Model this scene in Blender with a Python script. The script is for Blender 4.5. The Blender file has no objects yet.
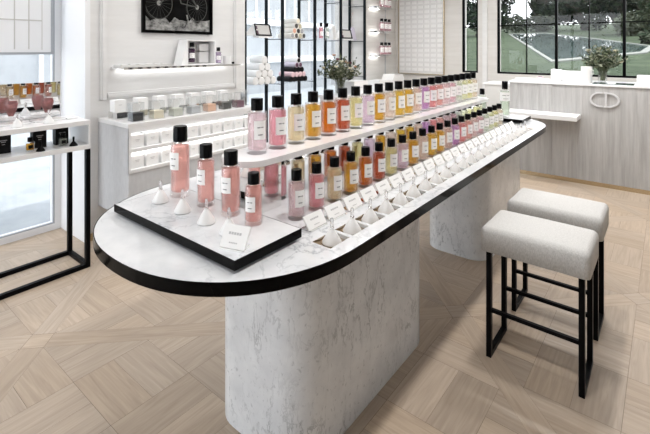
import bpy, bmesh, math, random
from mathutils import Vector, Matrix
random.seed(7)
PI = math.pi
scene = bpy.context.scene
COL = scene.collection

# ------------------------------------------------------------------ camera
cam_d = bpy.data.cameras.new('camera')
cam_d.sensor_width = 36.0
cam_d.lens = 36.0 * 430.0 / 650.0
cam_d.shift_y = -168.0 / 650.0
cam_d.clip_start = 0.05
cam_d.clip_end = 300
cam = bpy.data.objects.new('camera', cam_d)
COL.objects.link(cam)
cam.location = (0, 0, 1.6)
cam.rotation_euler = (PI / 2, 0, math.radians(38.6))
scene.camera = cam

# ------------------------------------------------------------------ world, sun, lamps, exposure
w = bpy.data.worlds.new('daylight')
scene.world = w
w.use_nodes = True
bg = w.node_tree.nodes['Background']
bg.inputs[0].default_value = (0.95, 0.975, 1.0, 1)
bg.inputs[1].default_value = 2.7

def lamp(name, kind, loc, rot, energy, color=(1, 1, 1), **kw):
    d = bpy.data.lights.new(name, kind)
    d.energy = energy
    d.color = color
    for k, v in kw.items():
        setattr(d, k, v)
    o = bpy.data.objects.new(name, d)
    COL.objects.link(o)
    o.location = loc
    o.rotation_euler = rot
    return o

sun = lamp('sun', 'SUN', (0, 20, 20), (math.radians(-32), 0, math.radians(-14)), 2.2, (1, 0.96, 0.9), angle=math.radians(1.5))
# ceiling light coffers of the shop
for (x, y, sx, sy, e) in ((-2.6, 1.9, 1.2, 3.6, 12), (-2.6, 5.0, 2.0, 1.6, 34), (0.9, 4.4, 1.6, 2.8, 3)):
    lamp('ceiling_coffer', 'AREA', (x, y, 3.02), (0, 0, 0), e, (1, 0.985, 0.965), shape='RECTANGLE', size=sx, size_y=sy)
# row of downlights over the seating edge of the table
for y in (0.4, 1.5, 2.6, 3.7, 4.8):
    lamp('downlight', 'AREA', (-0.62, y, 3.0), (0, 0, 0), 11, (1, 0.97, 0.94), shape='DISK', size=0.14)
# wall-washers: over the reception desk and along the left stone wall
lamp('bay_fill_light', 'AREA', (-4.02, 0.3, 3.0), (0, 0, 0), 14, (1, 1, 1), shape='RECTANGLE', size=0.3, size_y=2.4)  # fill light added to brighten the white reveal of the bay, not a known fixture
lamp('desk_washer', 'AREA', (-0.5, 5.30, 3.0), (math.radians(12), 0, 0), 48, (1, 0.985, 0.97), shape='RECTANGLE', size=2.6, size_y=0.08)
lamp('wall_washer', 'AREA', (-3.15, 2.4, 3.0), (0, math.radians(-14), 0), 9, (1, 0.985, 0.97), shape='RECTANGLE', size=0.08, size_y=1.6)

scene.view_settings.view_transform = 'Standard'
scene.view_settings.look = 'None'
scene.view_settings.gamma = 1.0
scene.view_settings.use_curve_mapping = False
scene.view_settings.exposure = 0.44
scene.cycles.max_bounces = 14
scene.cycles.transparent_max_bounces = 32
scene.cycles.transmission_bounces = 12

# ------------------------------------------------------------------ materials
MATS = {}
def base_mat(name, color=(0.8, 0.8, 0.8), rough=0.5, metal=0.0, spec=0.5):
    m = bpy.data.materials.new(name)
    m.use_nodes = True
    p = m.node_tree.nodes['Principled BSDF']
    p.inputs['Base Color'].default_value = (*color, 1)
    p.inputs['Roughness'].default_value = rough
    p.inputs['Metallic'].default_value = metal
    p.inputs['Specular IOR Level'].default_value = spec
    MATS[name] = m
    return m

def nd(m, t, **kw):
    n = m.node_tree.nodes.new(t)
    for k, v in kw.items():
        setattr(n, k, v)
    return n

def lk(m, a, b):
    m.node_tree.links.new(a, b)

def ramp(m, stops):
    r = nd(m, 'ShaderNodeValToRGB')
    e = r.color_ramp.elements
    while len(e) < len(stops):
        e.new(0.5)
    for i, (p, c) in enumerate(stops):
        e[i].position = p
        e[i].color = (*c, 1) if len(c) == 3 else c
    return r

def coords(m, scale=(1, 1, 1), kind='Object', rot=(0, 0, 0)):
    tc = nd(m, 'ShaderNodeTexCoord')
    mp = nd(m, 'ShaderNodeMapping')
    mp.inputs['Scale'].default_value = scale
    mp.inputs['Rotation'].default_value = rot
    lk(m, tc.outputs[kind], mp.inputs['Vector'])
    return mp.outputs['Vector']

def noisy(name, c1, c2, scale=(3, 3, 3), rough=0.6, detail=6, spec=0.4, bump=0.0, lo=0.35, hi=0.65):
    m = base_mat(name, c1, rough, 0, spec)
    p = m.node_tree.nodes['Principled BSDF']
    v = coords(m, scale)
    n = nd(m, 'ShaderNodeTexNoise')
    n.inputs['Scale'].default_value = 1.0
    n.inputs['Detail'].default_value = detail
    n.inputs['Roughness'].default_value = 0.65
    lk(m, v, n.inputs['Vector'])
    r = ramp(m, [(lo, c1), (hi, c2)])
    lk(m, n.outputs['Fac'], r.inputs['Fac'])
    lk(m, r.outputs['Color'], p.inputs['Base Color'])
    if bump:
        b = nd(m, 'ShaderNodeBump')
        b.inputs['Strength'].default_value = bump
        b.inputs['Distance'].default_value = 0.01
        lk(m, n.outputs['Fac'], b.inputs['Height'])
        lk(m, b.outputs['Normal'], p.inputs['Normal'])
    return m

def marble(name, base, cloud, vein, s=1.0, rough=0.12, speck=0.0, vw=0.035):
    m = base_mat(name, base, rough, 0, 0.5)
    p = m.node_tree.nodes['Principled BSDF']
    v = coords(m, (s, s, s), rot=(0.5, 0.35, 0.6))
    n1 = nd(m, 'ShaderNodeTexNoise'); n1.inputs['Scale'].default_value = 3.2; n1.inputs['Detail'].default_value = 8
    n1.inputs['Roughness'].default_value = 0.6
    lk(m, v, n1.inputs['Vector'])
    r1 = ramp(m, [(0.38, base), (0.72, cloud)])
    lk(m, n1.outputs['Fac'], r1.inputs['Fac'])
    v2 = coords(m, (s * 2.4, s * 2.4, s * 0.9), rot=(0.4, 0.9, 0.3))
    n2 = nd(m, 'ShaderNodeTexNoise'); n2.inputs['Scale'].default_value = 2.0; n2.inputs['Detail'].default_value = 9
    n2.inputs['Roughness'].default_value = 0.62; n2.inputs['Distortion'].default_value = 0.35
    lk(m, v2, n2.inputs['Vector'])
    a = nd(m, 'ShaderNodeMath', operation='SUBTRACT'); a.inputs[1].default_value = 0.5
    lk(m, n2.outputs['Fac'], a.inputs[0])
    b = nd(m, 'ShaderNodeMath', operation='ABSOLUTE'); lk(m, a.outputs[0], b.inputs[0])
    r2 = ramp(m, [(0.0, (1, 1, 1)), (vw, (0, 0, 0))])
    lk(m, b.outputs[0], r2.inputs['Fac'])
    n3 = nd(m, 'ShaderNodeTexNoise'); n3.inputs['Scale'].default_value = 1.7; n3.inputs['Detail'].default_value = 3
    lk(m, v, n3.inputs['Vector'])
    r3 = ramp(m, [(0.45, (0, 0, 0)), (0.68, (1, 1, 1))])
    lk(m, n3.outputs['Fac'], r3.inputs['Fac'])
    mu = nd(m, 'ShaderNodeMath', operation='MULTIPLY')
    lk(m, r2.outputs['Color'], mu.inputs[0]); lk(m, r3.outputs['Color'], mu.inputs[1])
    mx = nd(m, 'ShaderNodeMix', data_type='RGBA')
    lk(m, mu.outputs[0], mx.inputs['Factor'])
    lk(m, r1.outputs['Color'], mx.inputs[6])
    mx.inputs[7].default_value = (*vein, 1)
    out = mx.outputs[2]
    if speck:
        n4 = nd(m, 'ShaderNodeTexNoise'); n4.inputs['Scale'].default_value = 20; n4.inputs['Detail'].default_value = 5
        n4.inputs['Distortion'].default_value = 0.6
        v4 = coords(m, (s * 1.5, s * 1.5, s), rot=(0.7, 0.3, 0.2))
        lk(m, v4, n4.inputs['Vector'])
        r4 = ramp(m, [(0.60, (0, 0, 0)), (0.72, (speck, speck, speck))])
        lk(m, n4.outputs['Fac'], r4.inputs['Fac'])
        m2 = nd(m, 'ShaderNodeMix', data_type='RGBA')
        lk(m, r4.outputs['Color'], m2.inputs['Factor'])
        lk(m, out, m2.inputs[6])
        m2.inputs[7].default_value = (*vein, 1)
        out = m2.outputs[2]
    lk(m, out, p.inputs['Base Color'])
    return m

def emit(name, color, strength):
    m = bpy.data.materials.new(name); m.use_nodes = True
    p = m.node_tree.nodes['Principled BSDF']
    p.inputs['Base Color'].default_value = (*color, 1)
    p.inputs['Emission Color'].default_value = (*color, 1)
    p.inputs['Emission Strength'].default_value = strength
    MATS[name] = m
    return m

def sheer(name, tint, gloss=0.04, rough=0.02, refr=0.0, ior=1.4, body=0.0, edge=0.4):
    """clear glass or perfume: tinted see-through, fresnel gloss, some true refraction and a little cloudiness"""
    m = bpy.data.materials.new(name); m.use_nodes = True
    nt = m.node_tree
    nt.nodes.remove(nt.nodes['Principled BSDF'])
    out = nt.nodes['Material Output']
    t = nd(m, 'ShaderNodeBsdfTransparent'); t.inputs[0].default_value = (*tint, 1)
    last = t.outputs[0]
    if refr:
        g = nd(m, 'ShaderNodeBsdfGlass'); g.inputs['Color'].default_value = (*tint, 1)
        g.inputs['Roughness'].default_value = 0.03; g.inputs['IOR'].default_value = ior
        mx = nd(m, 'ShaderNodeMixShader'); mx.inputs[0].default_value = refr
        lk(m, last, mx.inputs[1]); lk(m, g.outputs[0], mx.inputs[2]); last = mx.outputs[0]
    if body:
        c2 = (*[q ** 1.35 for q in tint], 1)
        d1 = nd(m, 'ShaderNodeBsdfDiffuse'); d1.inputs[0].default_value = c2
        d2 = nd(m, 'ShaderNodeBsdfTranslucent'); d2.inputs[0].default_value = c2
        md = nd(m, 'ShaderNodeMixShader'); lk(m, d1.outputs[0], md.inputs[1]); lk(m, d2.outputs[0], md.inputs[2])
        mx = nd(m, 'ShaderNodeMixShader'); mx.inputs[0].default_value = body
        lk(m, last, mx.inputs[1]); lk(m, md.outputs[0], mx.inputs[2]); last = mx.outputs[0]
    gl = nd(m, 'ShaderNodeBsdfGlossy'); gl.inputs['Roughness'].default_value = rough
    lw = nd(m, 'ShaderNodeLayerWeight'); lw.inputs['Blend'].default_value = 0.25
    ma = nd(m, 'ShaderNodeMath', operation='MULTIPLY'); ma.inputs[1].default_value = edge
    lk(m, lw.outputs['Fresnel'], ma.inputs[0])
    ad = nd(m, 'ShaderNodeMath', operation='ADD'); ad.inputs[1].default_value = gloss
    lk(m, ma.outputs[0], ad.inputs[0])
    mx = nd(m, 'ShaderNodeMixShader')
    lk(m, ad.outputs[0], mx.inputs[0]); lk(m, last, mx.inputs[1]); lk(m, gl.outputs[0], mx.inputs[2])
    lk(m, mx.outputs[0], out.inputs['Surface'])
    MATS[name] = m
    return m

M = MATS
marble('marble_top', (0.66, 0.672, 0.69), (0.50, 0.52, 0.55), (0.32, 0.34, 0.37), 1.5, 0.10, vw=0.026)
marble('marble_pedestal', (0.78, 0.80, 0.825), (0.63, 0.65, 0.68), (0.30, 0.32, 0.345), 2.1, 0.22, speck=0.5, vw=0.018)
marble('marble_shelf', (0.80, 0.80, 0.81), (0.70, 0.71, 0.73), (0.55, 0.56, 0.58), 1.2, 0.12, vw=0.02)
base_mat('black_gloss', (0.002, 0.002, 0.0023), 0.10, 0, 0.07)
base_mat('black_cap', (0.0025, 0.0025, 0.003), 0.22, 0, 0.10)
base_mat('black_metal', (0.0025, 0.0025, 0.003), 0.35, 0, 0.06)
base_mat('blue_black_metal', (0.006, 0.009, 0.012), 0.35, 0.0, 0.10)
base_mat('black_card', (0.006, 0.006, 0.0065), 0.45, 0, 0.15)
base_mat('white_lacquer', (0.74, 0.74, 0.745), 0.30)
base_mat('white_paper', (0.80, 0.80, 0.80), 0.6, 0, 0.2)
base_mat('white_ceramic', (0.76, 0.76, 0.76), 0.35)
base_mat('label_white', (0.90, 0.90, 0.90), 0.6, 0, 0.2)
base_mat('cream_paper', (0.80, 0.78, 0.73), 0.6, 0, 0.2)
base_mat('grey_ink', (0.16, 0.16, 0.17), 0.6)
base_mat('pale_ink', (0.45, 0.45, 0.46), 0.6)
base_mat('chrome', (0.86, 0.86, 0.85), 0.05, 1.0)
base_mat('bronze_mirror', (0.66, 0.58, 0.48), 0.08, 1.0)
base_mat('mirror', (0.88, 0.89, 0.90), 0.0, 1.0)
base_mat('brass', (0.55, 0.45, 0.30), 0.25, 1.0)
base_mat('white_frame', (0.80, 0.81, 0.83), 0.4)
base_mat('monogram_white', (0.56, 0.56, 0.57), 0.5)
base_mat('grey_frame', (0.35, 0.37, 0.40), 0.4)
base_mat('board_grey', (0.55, 0.545, 0.53), 0.6)
base_mat('lilac_card', (0.60, 0.56, 0.66), 0.5)
base_mat('pink_card', (0.72, 0.52, 0.56), 0.5)
base_mat('plum', (0.09, 0.04, 0.07), 0.4)
emit('led', (1.0, 0.985, 0.96), 6.0)
noisy('stone_wall', (0.67, 0.67, 0.67), (0.73, 0.73, 0.73), (1.2, 1.2, 9), 0.7)
noisy('stone_back', (0.60, 0.585, 0.56), (0.67, 0.655, 0.635), (1.2, 1.2, 12), 0.7)
noisy('grey_stone', (0.34, 0.335, 0.33), (0.46, 0.455, 0.45), (26, 26, 1.6), 0.65, 8)
noisy('cabinet_stone', (0.52, 0.53, 0.55), (0.58, 0.59, 0.61), (30, 30, 14), 0.65, 8)
noisy('plaster', (0.78, 0.78, 0.77), (0.80, 0.80, 0.79), (2, 2, 2), 0.8)
noisy('seat_fabric', (0.48, 0.478, 0.47), (0.66, 0.658, 0.65), (230, 230, 90), 0.95, 3, 0.15, bump=0.35, lo=0.3, hi=0.7)
noisy('street_paving', (0.28, 0.31, 0.335), (0.36, 0.385, 0.41), (2, 2, 2), 0.7)
noisy('facade_grey', (0.34, 0.36, 0.38), (0.40, 0.42, 0.44), (1, 1, 1), 0.8)
noisy('facade_white', (0.70, 0.72, 0.74), (0.76, 0.78, 0.80), (1, 1, 1), 0.8)
noisy('lawn_green', (0.024, 0.038, 0.021), (0.058, 0.078, 0.046), (2.2, 2.2, 2.2), 0.95, 8, 0.1)
noisy('bark', (0.018, 0.015, 0.012), (0.04, 0.034, 0.028), (6, 6, 2), 0.9)
noisy('curb_stone', (0.13, 0.14, 0.125), (0.17, 0.18, 0.165), (3, 3, 3), 0.8)
base_mat('pool_water', (0.075, 0.105, 0.10), 0.04, 0, 0.7)
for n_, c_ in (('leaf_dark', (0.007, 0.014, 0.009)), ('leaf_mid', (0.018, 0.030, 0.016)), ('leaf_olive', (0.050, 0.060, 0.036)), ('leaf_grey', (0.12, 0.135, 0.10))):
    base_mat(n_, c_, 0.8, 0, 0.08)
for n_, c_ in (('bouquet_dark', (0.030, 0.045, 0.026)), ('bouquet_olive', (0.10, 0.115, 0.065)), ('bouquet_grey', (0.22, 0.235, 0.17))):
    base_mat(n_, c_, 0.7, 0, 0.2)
base_mat('petal_cream', (0.80, 0.76, 0.62), 0.6)
base_mat('petal_peach', (0.72, 0.48, 0.36), 0.6)
base_mat('petal_wine', (0.20, 0.06, 0.08), 0.6)
sheer('clear_glass', (0.985, 0.99, 0.99), 0.03, edge=0.3)
sheer('crystal', (0.97, 0.97, 0.975), 0.06, refr=0.75, ior=1.5, edge=0.6)
sheer('pane_glass', (0.99, 0.995, 1.0), 0.015, edge=0.2)
sheer('thick_glass', (0.99, 0.99, 0.99), 0.02, refr=0.06, ior=1.45, edge=0.25)

# floor boards: tone from a colour attribute, grain from the board's own UV
m = base_mat('oak_boards', (0.5, 0.4, 0.3), 0.36, 0, 0.35)
p = m.node_tree.nodes['Principled BSDF']
at_ = nd(m, 'ShaderNodeVertexColor'); at_.layer_name = 'tone'
uv = nd(m, 'ShaderNodeUVMap'); uv.uv_map = 'grain'
mp = nd(m, 'ShaderNodeMapping'); mp.inputs['Scale'].default_value = (3.0, 42.0, 1)
lk(m, uv.outputs[0], mp.inputs['Vector'])
gn = nd(m, 'ShaderNodeTexNoise'); gn.inputs['Scale'].default_value = 1.0; gn.inputs['Detail'].default_value = 6
gn.inputs['Distortion'].default_value = 1.2
lk(m, mp.outputs[0], gn.inputs['Vector'])
gr = ramp(m, [(0.25, (0.80, 0.78, 0.76)), (0.7, (1.06, 1.06, 1.06))])
lk(m, gn.outputs['Fac'], gr.inputs['Fac'])
mx = nd(m, 'ShaderNodeMix', data_type='RGBA', blend_type='MULTIPLY'); mx.inputs['Factor'].default_value = 1
lk(m, at_.outputs[0], mx.inputs[6]); lk(m, gr.outputs[0], mx.inputs[7])
lk(m, mx.outputs[2], p.inputs['Base Color'])

# ------------------------------------------------------------------ mesh builder
class MB:
    def __init__(s):
        s.v = []; s.f = []; s.mi = []; s.sm = []
    def add(s, vs, fs, mi=0, smooth=False, mat=None):
        b = len(s.v)
        s.v += [tuple(mat @ Vector(q)) if mat is not None else tuple(q) for q in vs]
        for f in fs:
            s.f.append([b + i for i in f]); s.mi.append(mi); s.sm.append(smooth)
        return s
    def box(s, x0, x1, y0, y1, z0, z1, mi=0, mat=None):
        vs = [(x, y, z) for z in (z0, z1) for y in (y0, y1) for x in (x0, x1)]
        fs = [(0, 2, 3, 1), (4, 5, 7, 6), (0, 1, 5, 4), (2, 6, 7, 3), (0, 4, 6, 2), (1, 3, 7, 5)]
        return s.add(vs, fs, mi, False, mat)
    def lathe(s, prof, n=32, mi=0, smooth=True, mat=None, rib=0.0, cap=True):
        """prof: list of (r, z); r may be 0 at the ends"""
        vs = []; rows = []
        for (r, z) in prof:
            if r <= 1e-6:
                rows.append([len(vs)]); vs.append((0, 0, z))
            else:
                row = []
                for k in range(n):
                    rr = r * (1 - (rib if k % 2 else 0)); a = 2 * PI * k / n
                    row.append(len(vs)); vs.append((rr * math.cos(a), rr * math.sin(a), z))
                rows.append(row)
        fs = []
        for a, b in zip(rows, rows[1:]):
            for k in range(n):
                k2 = (k + 1) % n
                if len(a) == 1 and len(b) == 1: continue
                if len(a) == 1: fs.append((a[0], b[k2], b[k]))
                elif len(b) == 1: fs.append((a[k], a[k2], b[0]))
                else: fs.append((a[k], a[k2], b[k2], b[k]))
        return s.add(vs, fs, mi, smooth, mat)
    def tube(s, pts, r, n=8, mi=0, mat=None):
        pts = [Vector(q) for q in pts]
        rs = r if isinstance(r, (list, tuple)) else [r] * len(pts)
        vs = []; fs = []
        for i, q in enumerate(pts):
            d = (pts[min(i + 1, len(pts) - 1)] - pts[max(i - 1, 0)]).normalized()
            u = d.cross(Vector((0, 0, 1)))
            if u.length < 1e-3: u = d.cross(Vector((1, 0, 0)))
            u.normalize(); v = d.cross(u)
            for k in range(n):
                a = 2 * PI * k / n
                vs.append(q + (u * math.cos(a) + v * math.sin(a)) * rs[i])
        for i in range(len(pts) - 1):
            for k in range(n):
                fs.append((i * n + k, i * n + (k + 1) % n, (i + 1) * n + (k + 1) % n, (i + 1) * n + k))
        fs.append(list(range(n))[::-1]); fs.append([(len(pts) - 1) * n + k for k in range(n)])
        return s.add(vs, fs, mi, True, mat)
    def prism(s, poly, z0, z1, mi=0, mis=None, mat=None, smooth=False):
        n = len(poly)
        vs = [(x, y, z0) for x, y in poly] + [(x, y, z1) for x, y in poly]
        s.add(vs, [list(range(n))[::-1], list(range(n, 2 * n))], mi, False, mat)
        return s.add(vs, [(i, (i + 1) % n, n + (i + 1) % n, n + i) for i in range(n)], mi if mis is None else mis, smooth, mat)
    def build(s, name, mats, parent=None, loc=None, bevel=0, seg=2, weld=False):
        me = bpy.data.meshes.new(name)
        me.from_pydata(s.v, [], s.f)
        if not isinstance(mats, (list, tuple)): mats = [mats]
        for m_ in mats: me.materials.append(M[m_] if isinstance(m_, str) else m_)
        me.polygons.foreach_set('material_index', s.mi)
        me.polygons.foreach_set('use_smooth', s.sm)
        if weld or any(s.sm):
            bm = bmesh.new(); bm.from_mesh(me)
            bmesh.ops.remove_doubles(bm, verts=bm.verts, dist=1e-5)
            bmesh.ops.recalc_face_normals(bm, faces=bm.faces)
            bm.to_mesh(me); bm.free()
        me.update()
        o = bpy.data.objects.new(name, me)
        COL.objects.link(o)
        if parent is not None: o.parent = parent
        if loc is not None: o.location = loc
        if bevel:
            b = o.modifiers.new('bevel', 'BEVEL'); b.width = bevel; b.segments = seg; b.limit_method = 'ANGLE'
        if any(s.sm):
            try:
                me.set_sharp_from_angle(angle=math.radians(40))
            except Exception:
                pass
        return o

def tag(o, label=None, cat=None, group=None, kind=None):
    if label: o['label'] = label
    if cat: o['category'] = cat
    if group: o['group'] = group
    if kind: o['kind'] = kind
    return o
def thing(name, loc, label, cat, group=None, rz=0.0):
    o = bpy.data.objects.new(name, None); COL.objects.link(o)
    o.empty_display_size = 0.05
    o.location = loc; o.rotation_euler = (0, 0, rz)
    return tag(o, label, cat, group)
CH = {}
def copy_thing(o, loc, rz, label, mats=None, scale=None):
    c = o.copy(); COL.objects.link(c); c.location = loc; c.rotation_euler = (0, 0, rz)
    c['label'] = label
    if scale: c.scale = scale
    for ch in o.children:
        d = ch.copy(); COL.objects.link(d); d.parent = c
        base = ch.name.split('.')[0]
        if mats and base in mats:
            d.material_slots[0].link = 'OBJECT'; d.material_slots[0].material = M[mats[base]]
        for g in ch.children:
            e = g.copy(); COL.objects.link(e); e.parent = d
    return c
def struct(o):
    o['kind'] = 'structure'
    return o
def rrect(x0, x1, y0, y1, r, n=8):
    pts = []
    for cx, cy, a0 in ((x1 - r, y1 - r, 0), (x0 + r, y1 - r, 90), (x0 + r, y0 + r, 180), (x1 - r, y0 + r, 270)):
        for k in range(n + 1):
            a = math.radians(a0 + 90 * k / n); pts.append((cx + r * math.cos(a), cy + r * math.sin(a)))
    out = []
    for q in pts:
        if not out or (abs(q[0] - out[-1][0]) + abs(q[1] - out[-1][1])) > 1e-6: out.append(q)
    return out
def clip(poly, a, b, c):
    """keep a*x+b*y<=c"""
    out = []
    for i in range(len(poly)):
        p0, p1 = poly[i], poly[(i + 1) % len(poly)]
        d0 = a * p0[0] + b * p0[1] - c; d1 = a * p1[0] + b * p1[1] - c
        if d0 <= 0: out.append(p0)
        if (d0 < 0 < d1) or (d1 < 0 < d0):
            t = d0 / (d0 - d1); out.append((p0[0] + t * (p1[0] - p0[0]), p0[1] + t * (p1[1] - p0[1])))
    return out

# ================================================================== THE SETTING
WX, GX, BY = -3.77, -4.20, 7.50          # left stone wall, shelving wall, back wall
ZC = 3.05
# floor: parquet panels set at 45 degrees to the table
def make_floor():
    bm = bmesh.new()
    ct = bm.loops.layers.float_color.new('tone'); uvl = bm.loops.layers.uv.new('grain')
    bounds = [(1, 0, 3.2), (-1, 0, 4.45), (0, 1, BY), (0, -1, 2.6)]
    def plank(poly, ax, off):
        for a, b, c in bounds:
            poly = clip(poly, a, b, c)
            if len(poly) < 3: return
        t = random.uniform(0.90, 1.06); wv = random.uniform(-0.008, 0.008)
        colr = (0.45 * t + wv, 0.366 * t, 0.288 * t - wv, 1)
        o1, o2 = random.uniform(0, 50), random.uniform(0, 50)
        vs = [bm.verts.new((x, y, 0)) for x, y in poly]
        try: f = bm.faces.new(vs)
        except ValueError: return
        for l in f.loops:
            x, y = l.vert.co.x, l.vert.co.y
            l[ct] = colr
            l[uvl].uv = (x * ax[0] + y * ax[1] + o1, -x * ax[1] + y * ax[0] + o2)
    def shrink(poly, g=0.0012):
        cx = sum(q[0] for q in poly) / len(poly); cy = sum(q[1] for q in poly) / len(poly)
        out = []
        for x, y in poly:
            d = math.hypot(x - cx, y - cy) or 1; k = 1 - g / d
            out.append((cx + (x - cx) * k, cy + (y - cy) * k))
        return out
    P, W = 1.2, 0.115
    s2 = math.sqrt(0.5)
    n0 = (-2.70, 0.86)
    # local frame: p along (1,1)/sqrt2, q along (-1,1)/sqrt2
    def tow(p, q): return (n0[0] + (p - q) * s2, n0[1] + (p + q) * s2)
    for i in range(-6, 8):
        for j in range(-7, 8):
            p0, q0 = i * P, j * P
            h = W / 2
            for (a0, a1, b0, b1, ax) in ((h, P - h, -h, h, (s2, s2)), (-h, h, h, P - h, (-s2, s2)), (-h, h, -h, h, (s2, s2))):
                poly = [tow(p0 + a0, q0 + b0), tow(p0 + a1, q0 + b0), tow(p0 + a1, q0 + b1), tow(p0 + a0, q0 + b1)]
                plank(shrink(poly), ax, 0)
            # the inside of the panel: basket weave parallel to the table
            c = tow(p0 + P / 2, q0 + P / 2)
            if not (-5.6 < c[0] < 4.2 and -3.6 < c[1] < 8.6): continue
            S = 0.38; pw = S / 2
            half = P / 2 - h
            for u in range(-3, 3):
                for v in range(-3, 3):
                    for k in range(2):
                        x0 = c[0] + u * S + S / 2 - S / 2; y0 = c[1] + v * S
                        if (u + v) % 2: r = [(x0, y0 + k * pw), (x0 + S, y0 + k * pw), (x0 + S, y0 + (k + 1) * pw), (x0, y0 + (k + 1) * pw)]; ax = (1, 0)
                        else: r = [(x0 + k * pw, y0), (x0 + (k + 1) * pw, y0), (x0 + (k + 1) * pw, y0 + S), (x0 + k * pw, y0 + S)]; ax = (0, 1)
                        for sa, sb in ((s2, s2), (-s2, -s2), (-s2, s2), (s2, -s2)):
                            r = clip(r, sa, sb, sa * c[0] + sb * c[1] + half)
                            if len(r) < 3: break
                        if len(r) >= 3: plank(shrink(r), ax, 0)
    # the dark joints show a slab just under the boards
    b0 = [bm.verts.new(q) for q in ((-4.45, -2.6, -0.004), (3.2, -2.6, -0.004), (3.2, BY, -0.004), (-4.45, BY, -0.004))]
    f = bm.faces.new(b0)
    for l in f.loops: l[ct] = (0.16, 0.12, 0.09, 1); l[uvl].uv = (0, 0)
    me = bpy.data.meshes.new('floor'); bm.to_mesh(me); bm.free()
    me.materials.append(M['oak_boards'])
    o = bpy.data.objects.new('floor', me); COL.objects.link(o)
    struct(o)
make_floor()

struct(MB().box(-4.8, 3.3, -2.7, BY + 0.1, ZC, ZC + 0.1).build('ceiling', 'plaster'))
struct(MB().box(3.2, 3.3, -2.7, BY, 0, ZC).build('wall_right', 'stone_back'))
struct(MB().box(-4.5, 3.3, -2.75, -2.6, 2.85, ZC).box(-4.5, -4.3, -2.75, -2.6, 0, 2.85).box(-1.2, 3.3, -2.75, -2.6, 0, 2.85).build('wall_front', 'plaster'))  # unseen wall, its left part left open to admit added fill daylight
def added_front_glazing():  # unseen glazed opening, added so daylight brightens faces turned to the camera
    o = bpy.data.objects.new('added_fill_window', None); COL.objects.link(o); struct(o)
    f = MB()
    for x in (-4.3, -2.75, -1.26): f.box(x, x + 0.06, -2.72, -2.64, 0, 2.85)
    f.build('window_frame', 'black_metal', o)
    MB().box(-4.24, -1.26, -2.69, -2.685, 0.0, 2.85).build('pane', 'pane_glass', o)
added_front_glazing()
# left wall: a stone pier between the window bay and the shelving recess
struct(MB().box(-4.55, WX, 1.56, 3.26, 0, ZC).build('wall_left', 'stone_wall'))
# white reveal of the window bay, and the wall under/above beyond it
struct(MB().box(-4.5, WX - 0.012, 1.535, 1.56, 0, ZC).build('trim_1', 'white_frame'))
struct(MB().box(WX - 0.01, WX + 0.018, 1.535, 1.575, 0, ZC).build('trim_2', 'white_frame'))
# recess: wall with the lit shelves, beyond the shelving unit
struct(MB().box(-4.9, GX, 6.44, BY, 0, ZC).build('wall_recess', 'stone_back'))
struct(MB().box(GX - 0.01, GX + 0.006, 7.08, 7.10, 0.1, ZC).build('trim_3', 'grey_frame'))
# back wall with two window openings
W1 = (-2.868, -2.585); W2 = (-2.264, 0.9); SZ, WT = 1.185, 2.62
bw = MB()
for x0, x1 in ((-4.9, W1[0]), (W1[1], W2[0]), (W2[1], 3.3)): bw.box(x0, x1, BY, BY + 0.22, 0, ZC)
for x0, x1 in (W1, W2):
    bw.box(x0, x1, BY, BY + 0.22, 0, SZ); bw.box(x0, x1, BY, BY + 0.22, WT, ZC)
struct(bw.build('wall_back', 'stone_back'))
struct(MB().box(-2.50, -2.42, BY - 0.03, BY, 0, ZC).build('trim_4', 'stone_wall'))

def window(name, x0, x1, thick, thin, bars):
    o = bpy.data.objects.new(name, None); COL.objects.link(o); o.location = (0, 0, 0); struct(o)
    f = MB(); y0, y1 = BY + 0.02, BY + 0.07
    t = 0.034
    f.box(x0, x0 + t, y0, y1, SZ, WT); f.box(x1 - t, x1, y0, y1, SZ, WT)
    f.box(x0 + t, x1 - t, y0, y1, SZ, SZ + 0.03); f.box(x0 + t, x1 - t, y0, y1, WT - 0.04, WT)
    for x in thick: f.box(x - 0.019, x + 0.019, y0, y1, SZ + 0.03, WT - 0.04)
    f.build('window_frame', 'black_metal', o)
    g = MB()
    for x in thin: g.box(x - 0.008, x + 0.008, y0 + 0.012, y1 - 0.012, SZ + 0.03, WT - 0.04)
    for z in bars: g.box(x0 + t, x1 - t, y0 + 0.014, y1 - 0.014, z - 0.009, z + 0.009)
    g.build('glazing_bar', 'black_metal', o)
    MB().box(x0 + 0.01, x1 - 0.01, y0 + 0.02, y0 + 0.026, SZ + 0.01, WT - 0.01).build('pane', 'pane_glass', o)
    return o
window('window_1', *W1, (), (), (1.99,))
window('window_2', *W2, (-1.372, -0.495, 0.38), (-1.807, -0.93, -0.06), (1.99,))

# shop window of the left bay
def shop_window():
    o = bpy.data.objects.new('window_3', None); COL.objects.link(o); struct(o)
    x0, x1 = -4.34, -4.25
    f = MB()
    f.box(x0, x1, 1.485, 1.535, 0.0, ZC); f.box(x0, x1, -2.6, 1.485, 0.0, 0.055); f.box(x0, x1, -2.6, 1.485, 2.9, ZC)
    f.box(x0, x1, -0.35, -0.22, 0.055, 2.9)
    f.build('window_frame', 'white_frame', o)
    MB().box(x1 - 0.03, x1 - 0.005, 1.475, 1.485, 0.055, 2.9).box(x1 - 0.03, x1 - 0.005, -2.6, 1.475, 0.055, 0.064).build('gasket', 'grey_frame', o)
    MB().box(x0 + 0.03, x0 + 0.04, -2.6, 1.475, 0.064, 2.9).build('pane', 'pane_glass', o)
shop_window()

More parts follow.
